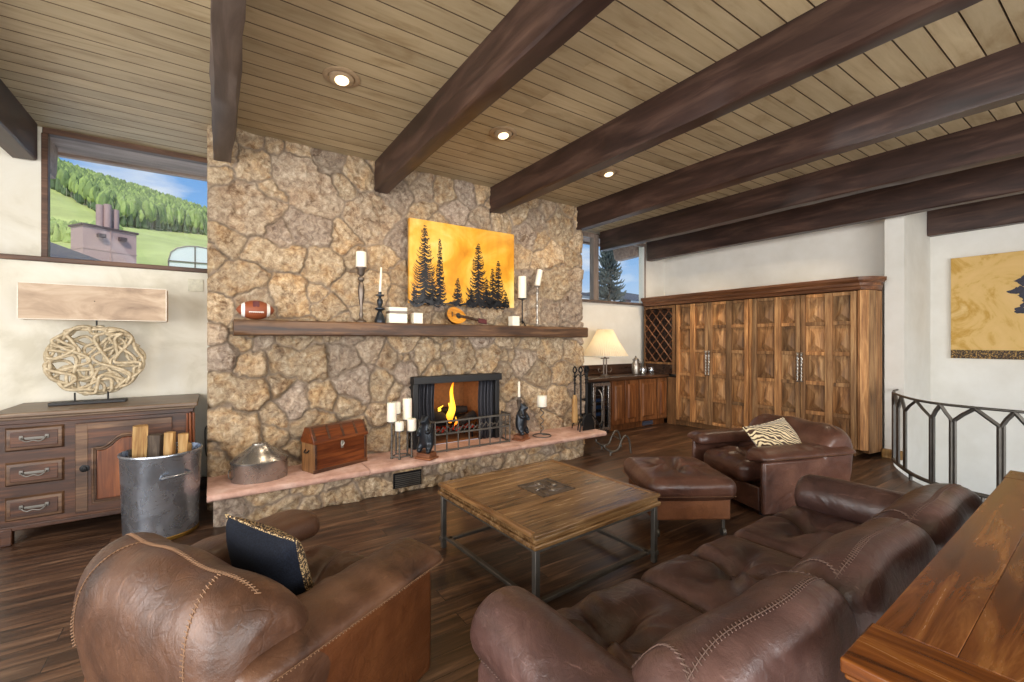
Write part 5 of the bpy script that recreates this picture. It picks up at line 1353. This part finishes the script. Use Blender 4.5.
for s_ in posts:
    m = MB(); m.tube([on(s_,.08),on(s_,.715)], .018, 4); m.tube([on(s_+.028,.08),on(s_+.028,.715)], .012, 4); obj('upright', m, M['iron'], rl, True, smooth=0)
for k,s_ in enumerate(peaks):
    m = MB(); m.tube([on(posts[k]+.01,.70),on((posts[k]+s_)/2,.775),on(s_,.842)], .018, 4); m.tube([on(s_,.842),on((posts[k+1]+s_)/2,.775),on(posts[k+1]+.01,.70)], .018, 4); obj('peak_bar', m, M['iron'], rl, True, smooth=0)
for s_ in (1.05,1.75,2.3):
    m = MB(); m.tube([on(s_,.001),on(s_,.075)], .016, 6); obj('foot', m, M['iron'], rl, True)

pc = thing('canvas_picture', 'ochre canvas with a dark spreading tree and speckled band by the stairs', 'painting', (8.08,1.0,1.22))
m = MB(); m.box(8.045,8.098,.25,1.594,1.225,2.535); obj('canvas', m, M['ochre'], pc, True, bevel=.004)
m = MB(); m.box(8.0435,8.046,.25,1.594,1.225,1.335); obj('speckled_band', m, M['band'], pc, True, smooth=0)
m = MB(); q = random.Random(31)
def blob(y, z, r, k):
    n = 22; m.prism([(y+r*(1+.3*math.sin(k+3*a_)+.18*q.uniform(-1,1))*1.25*math.cos(a_), z+r*.62*(1+.25*q.uniform(-1,1))*math.sin(a_)) for a_ in [2*PI*i/n for i in range(n)]], 8.0405+.0003*(k%6), 8.0445, 'x')
for k,(y,z,r) in enumerate(((.93,2.16,.10),(.84,2.20,.12),(.98,2.06,.09),(.86,2.03,.13),(.90,1.90,.10),(.98,1.82,.07),(.84,1.84,.10),(.72,2.16,.13),(.62,2.05,.14),(.70,1.92,.12),(.55,2.14,.12),(.50,1.95,.11),(.92,1.98,.08),(.78,2.10,.12))): blob(y-.005,z+.0,r*.85,k)
obj('tree_crown', m, M['ink_blue'], pc, True, smooth=0)
m = MB(); m.prism([(.80,1.33),(.84,1.33),(.835,1.6),(.86,1.86),(.83,1.88),(.80,1.7),(.76,1.88),(.74,1.86),(.79,1.6)], 8.0405, 8.0445, 'x'); obj('tree_trunk', m, M['maroon'], pc, True, smooth=0)

# ------------------------------------------------------------------ recessed lights, plus two unseen ones added to light the carved cabinet
for k,(x,y,l) in enumerate(((.75,3.27,'recessed ceiling spot over the left part of the hearth'),(2.155,3.34,'recessed ceiling spot in front of the tree painting'),(3.62,3.46,'recessed ceiling spot half hidden behind the third beam'),(6.15,4.0,'added unseen recessed ceiling spot near the lattice end of the carved cabinet'),(6.15,2.4,'added unseen recessed ceiling spot near the railing end of the carved cabinet'))):
    t = thing('ceiling_light', l, 'ceiling light', (x,y,CEIL), 0, 'recessed ceiling lights')
    m = MB(); m.lathe([(.125,0),(.126,-.005),(.118,-.010),(.092,-.011),(.09,-.002)], n=32, caps=False); obj('trim_ring', m, M['trimtan'], t, smooth=40)
    m = MB(); m.lathe([(.088,.0),(.086,-.010),(.072,-.026),(.048,-.031)], n=28, caps=False); e = obj('eyeball', m, M['trimtan'], t, smooth=60); e.rotation_euler = (R(-14),0,0)
    m = MB(); m.lathe([(.048,-.030),(.03,-.029),(.002,-.028)], n=24); e = obj('lens', m, M['bulb'], t, smooth=60); e.rotation_euler = (R(-14),0,0)
    ld = bpy.data.lights.new('ceiling_spot','SPOT'); ld.energy = 48 if x < 5 else 80; ld.color = (1,.80,.56); ld.spot_size = R(125); ld.spot_blend = .8; ld.shadow_soft_size = .05
    lo = bpy.data.objects.new('ceiling_spot', ld); C.objects.link(lo); lo.location = (x,y+.02,CEIL-.075); lo.rotation_euler = (R(22),0,0)

# ------------------------------------------------------------------ outdoors
m = MB(); m.box(-3.3,8.3,5.60,6.45,3.40,3.52); m.box(-3.3,8.3,5.575,5.64,3.30,3.52); m.box(-3.3,8.3,6.40,6.47,3.37,3.56); o = obj('roof_eave', m, M['beam_x']); struct(o)
for x,l in ((-1.45,'brown timber rafter tail outside the left window'),(6.70,'pale timber rafter tail outside the right window')):
    m = MB(); m.prism([(5.66,3.40),(5.66,3.08),(6.2,3.06),(6.25,3.12),(6.3,3.40)], x, x+.14, 'x'); o = obj('rafter_tail', m, M['beam_x'], bevel=.006); struct(o); o['label'] = l
# hillside
def hz(x, y):
    t = (y-20)/100; 
    r = 27.5-.30*(x+1)*min(1,max(0,t)) 
    b = 2.0+ 5.2*min(1,max(0,(y-20)/22)) 
    s = max(0,min(1,(y-42)/85)); s = s*s*(3-2*s)*.45+s*.55
    return b + (r-b)*s + .5*math.sin(x*.21+y*.13)
m = MB(); nx_,ny_ = 60,40; vs=[]
for j in range(ny_+1):
    for i in range(nx_+1):
        x = -110+170*i/nx_; y = 18+142*j/ny_; vs.append((x,y,hz(x,y)))
m.add(vs, [(j*(nx_+1)+i,j*(nx_+1)+i+1,(j+1)*(nx_+1)+i+1,(j+1)*(nx_+1)+i) for j in range(ny_) for i in range(nx_)])
o = obj('hill', m, M['grass'], smooth=180); struct(o)
q = random.Random(77); m = MB()
def tree(x, y, z, h, r, kind, tint):
    n = 7
    if kind == 0:
        pr = [(.04*h,0),(r,.12*h),(r*.72,.40*h),(r*.42,.7*h),(.01,h)]
    else:
        m.lathe([(.05*r,0),(.05*r,h*.55)], (x,y,z), 4, tint=1.0, caps=False); pr = [(.02,.34*h),(r*.85,.48*h),(r,.66*h),(r*.75,.86*h),(.04,h)]
    rings = []
    for rr,zz in pr: rings.append([(x+rr*(1+.25*q.uniform(-1,1))*math.cos(2*PI*j/n), y+rr*(1+.25*q.uniform(-1,1))*math.sin(2*PI*j/n), z+zz+.02*h*q.uniform(-1,1)) for j in range(n)])
    m.loft(rings, tint=tint)
cnt = 0
while cnt < 9500:
    x = q.uniform(-62,8); y = q.uniform(60,138); 
    # the open ski run and the meadow below it stay clear
    u = x/y; e_ = (hz(x,y)-1.45)/y
    if e_ < (.246-.53*(u+.22) if u < -.155 else .196): continue
    k = 0 if q.random() < .42 else 1
    h = q.uniform(2.2,4.0) if k == 0 else q.uniform(2.6,4.4)
    tree(x, y, hz(x,y)-.1, h, h*(.14 if k == 0 else .125), k, q.uniform(.0,.35) if k == 0 else q.uniform(.4,.85)); cnt += 1
tag(obj('forest', m, M['foliage'], smooth=0), 'dense green forest of firs and aspens on the hillside', 'forest', kind='stuff')
m = MB(); cnt = 0
while cnt < 420:
    x = q.uniform(-24,-5); y = q.uniform(36,70); u = x/y; e_ = (hz(x,y)-1.45)/y
    if not (-.27 < u < -.135 and .160 < e_ < .205): continue
    tree(x, y, hz(x,y)-.2, q.uniform(1.1,2.0), q.uniform(.3,.55), 1 if q.random()<.4 else 0, q.uniform(.62,.84)); cnt += 1
tag(obj('shrubbery', m, M['foliage'], smooth=0), 'bright green bushes below the ski run left of the chimney building', 'shrubs', kind='stuff')
bd = thing('chimney_house', 'mauve sided house top with twin flues outside the left window', 'building', (-2.86,16,2.2), R(33))
m = MB(); m.box(0,1.2,0,.62,0,2.32)
for k in range(3): m.box(-.015,1.215,-.015,.635,.55+k*.58,.572+k*.58)
m.box(.59,.605,-.02,0,0,2.32); obj('wall', m, M['siding'], bd)
m = MB(); m.box(-.04,1.24,-.04,.66,2.32,2.37); obj('cap', m, M['siding_dark'], bd)
for x,y,zz in ((.50,.33,3.02),(.64,.26,3.06),(.86,.34,2.98)):
    m = MB(); m.lathe([(.085,2.36),(.085,zz),(.07,zz)], (x,y,0), 16); obj('flue', m, M['siding'], bd)
for x in (.36,.84):
    m = MB(); m.box(x-.08,x+.08,-.12,0,2.06,2.15); obj('vent_hood', m, M['siding_dark'], bd)
m = MB(); m.prism([(-3.9,3.65),(-3.9,3.4),(-1.2,2.4),(-1.2,2.6)][::-1], 9.2, 12.5, 'y'); o = obj('roof', m, M['roofdark']); tag(o, 'dark sloping roof edge low outside the left window', 'roof', kind='structure')
gh = thing('greenhouse', 'pale arched greenhouse on the meadow outside the left window', 'greenhouse', (-1.2,42,5.0))
m = MB(); pr = [(-2.7,6.2),(-2.7,7.2),(-2.55,7.8),(-2.2,8.15),(-1.6,8.35),(-1.0,8.4),(-.3,8.3),(.2,7.95),(.4,7.3),(.4,6.2)]; m.prism(pr[::-1], 40, 46, 'y'); obj('cover', m, M['greenhouse'], gh, True)
m = MB()
for y in (39.98,42,44,46): m.tube([(x,y,z+.02) for x,z in pr], .05, 5)
m.tube([(-2.7,39.95,7.2),(.4,39.95,7.2)], .05, 5); m.tube([(-1.15,39.95,6.2),(-1.15,39.95,8.38)], .05, 5); obj('hoop_frame', m, M['iron'], gh, True)
nb = thing('neighbour_house', 'white stucco house wall with grey coping outside the right window', 'building', (14,12.5,0))
m = MB(); m.box(10.2,20,12,13,-1,3.12); obj('wall', m, M['stucco'], nb, True)
m = MB(); m.prism([(12.45,3.12),(12.45,3.40),(15.5,3.26),(20,3.05),(20,2.9)][::-1], 11.9, 13.1, 'y'); m.box(10.0,12.45,11.9,13.1,3.12,3.22); obj('coping', m, M['roofdark'], nb, True)
m = MB(); m.box(13.35,13.75,11.93,12,3.0,3.08); obj('vent', m, M['siding_dark'], nb, True)
cf = thing('conifer', 'grey-green conifer outside the small right window', 'tree', (11.55,11.0,0))
m = MB(); m.tube([(11.55,11.0,0),(11.55,11.0,6.2)], [.12,.02], 8); obj('trunk', m, M['bark'], cf, True)
m = MB(); q = random.Random(3)
for k in range(620):
    z = q.uniform(2.4,6.1); a = q.uniform(0,2*PI); r = (6.2-z)*.17*q.uniform(.55,1.1); d = Vector((math.cos(a),math.sin(a),0))
    p0 = Vector((11.55,11.0,z))+d*r*.15
    m.tube([p0, p0+d*r*.45+Vector((0,0,-.05)), p0+d*r*.85+Vector((0,0,.0)), p0+d*r+Vector((0,0,.10))], [.012,.035,.028,.006], 5)
obj('foliage', m, M['conifer'], cf, True, smooth=60)

# ------------------------------------------------------------------ light
w = bpy.data.worlds.new('sky'); bpy.context.scene.world = w; w.use_nodes = True; nt = w.node_tree; nt.nodes.clear()
def wn(t, **k):
    n = nt.nodes.new(t)
    for a,b in k.items(): setattr(n, a, b)
    return n
out = wn('ShaderNodeOutputWorld'); bg = wn('ShaderNodeBackground'); tc = wn('ShaderNodeTexCoord'); sp = wn('ShaderNodeSeparateXYZ')
nt.links.new(tc.outputs['Generated'], sp.inputs[0])
rp = wn('ShaderNodeValToRGB'); el = rp.color_ramp.elements; el[0].position = .0; el[0].color = lin((206,226,246)); el[1].position = .55; el[1].color = lin((74,140,220))
e = el.new(.22); e.color = lin((128,182,242))
nt.links.new(sp.outputs[2], rp.inputs[0])
no = wn('ShaderNodeTexNoise'); no.inputs['Scale'].default_value = 3.2; no.inputs['Detail'].default_value = 7
mp = wn('ShaderNodeMapping'); mp.inputs['Scale'].default_value = (1,1,3.5); nt.links.new(tc.outputs['Generated'], mp.inputs[0]); nt.links.new(mp.outputs[0], no.inputs['Vector'])
cr = wn('ShaderNodeValToRGB'); cr.color_ramp.elements[0].position = .56; cr.color_ramp.elements[0].color = (0,0,0,1); cr.color_ramp.elements[1].position = .68; cr.color_ramp.elements[1].color = (.8,.8,.8,1)
nt.links.new(no.outputs[0], cr.inputs[0])
mx = wn('ShaderNodeMix', data_type='RGBA'); nt.links.new(cr.outputs[0], mx.inputs[0]); nt.links.new(rp.outputs[0], mx.inputs[6]); mx.inputs[7].default_value = (.95,.96,1,1)
nt.links.new(mx.outputs[2], bg.inputs[0]); bg.inputs[1].default_value = 1.0; nt.links.new(bg.outputs[0], out.inputs[0])
def light(name, typ, loc, rot, energy, color=(1,1,1), **k):
    l = bpy.data.lights.new(name, typ); l.energy = energy; l.color = color
    for a,b in k.items(): setattr(l, a, b)
    o = bpy.data.objects.new(name, l); C.objects.link(o); o.location = loc; o.rotation_euler = rot; return o
light('sun', 'SUN', (0,-10,20), (R(48),0,R(-20)), 3.6, (1,.96,.88), angle=R(1))
light('west_window_daylight', 'AREA', (-3.25,.3,1.65), (R(90),0,R(-90)), 330, (1,.98,.95), shape='RECTANGLE', size=5.2, size_y=2.1)
light('south_window_daylight', 'AREA', (1.2,-3.25,1.65), (R(90),0,0), 440, (1,.98,.95), shape='RECTANGLE', size=7.0, size_y=2.1)
light('bar_lamp_glow', 'POINT', (5.25,5.09,1.33), (0,0,0), 7, (1,.86,.68), shadow_soft_size=.05)
light('fire_glow', 'POINT', (2.33,4.74,.78), (0,0,0), 2.2, (1,.5,.18), shadow_soft_size=.07)

# ------------------------------------------------------------------ camera
cam = bpy.data.cameras.new('camera'); co = bpy.data.objects.new('camera', cam); C.objects.link(co)
co.location = (0,0,1.45); co.rotation_euler = (R(90),0,R(-34)); cam.sensor_width = 36; cam.lens = 442/1024*36; cam.clip_start = .05; cam.clip_end = 500
sc = bpy.context.scene; sc.camera = co
sc.view_settings.view_transform = 'Standard'; sc.view_settings.look = 'None'; sc.view_settings.gamma = 1; sc.view_settings.exposure = 0.0; sc.view_settings.use_curve_mapping = False
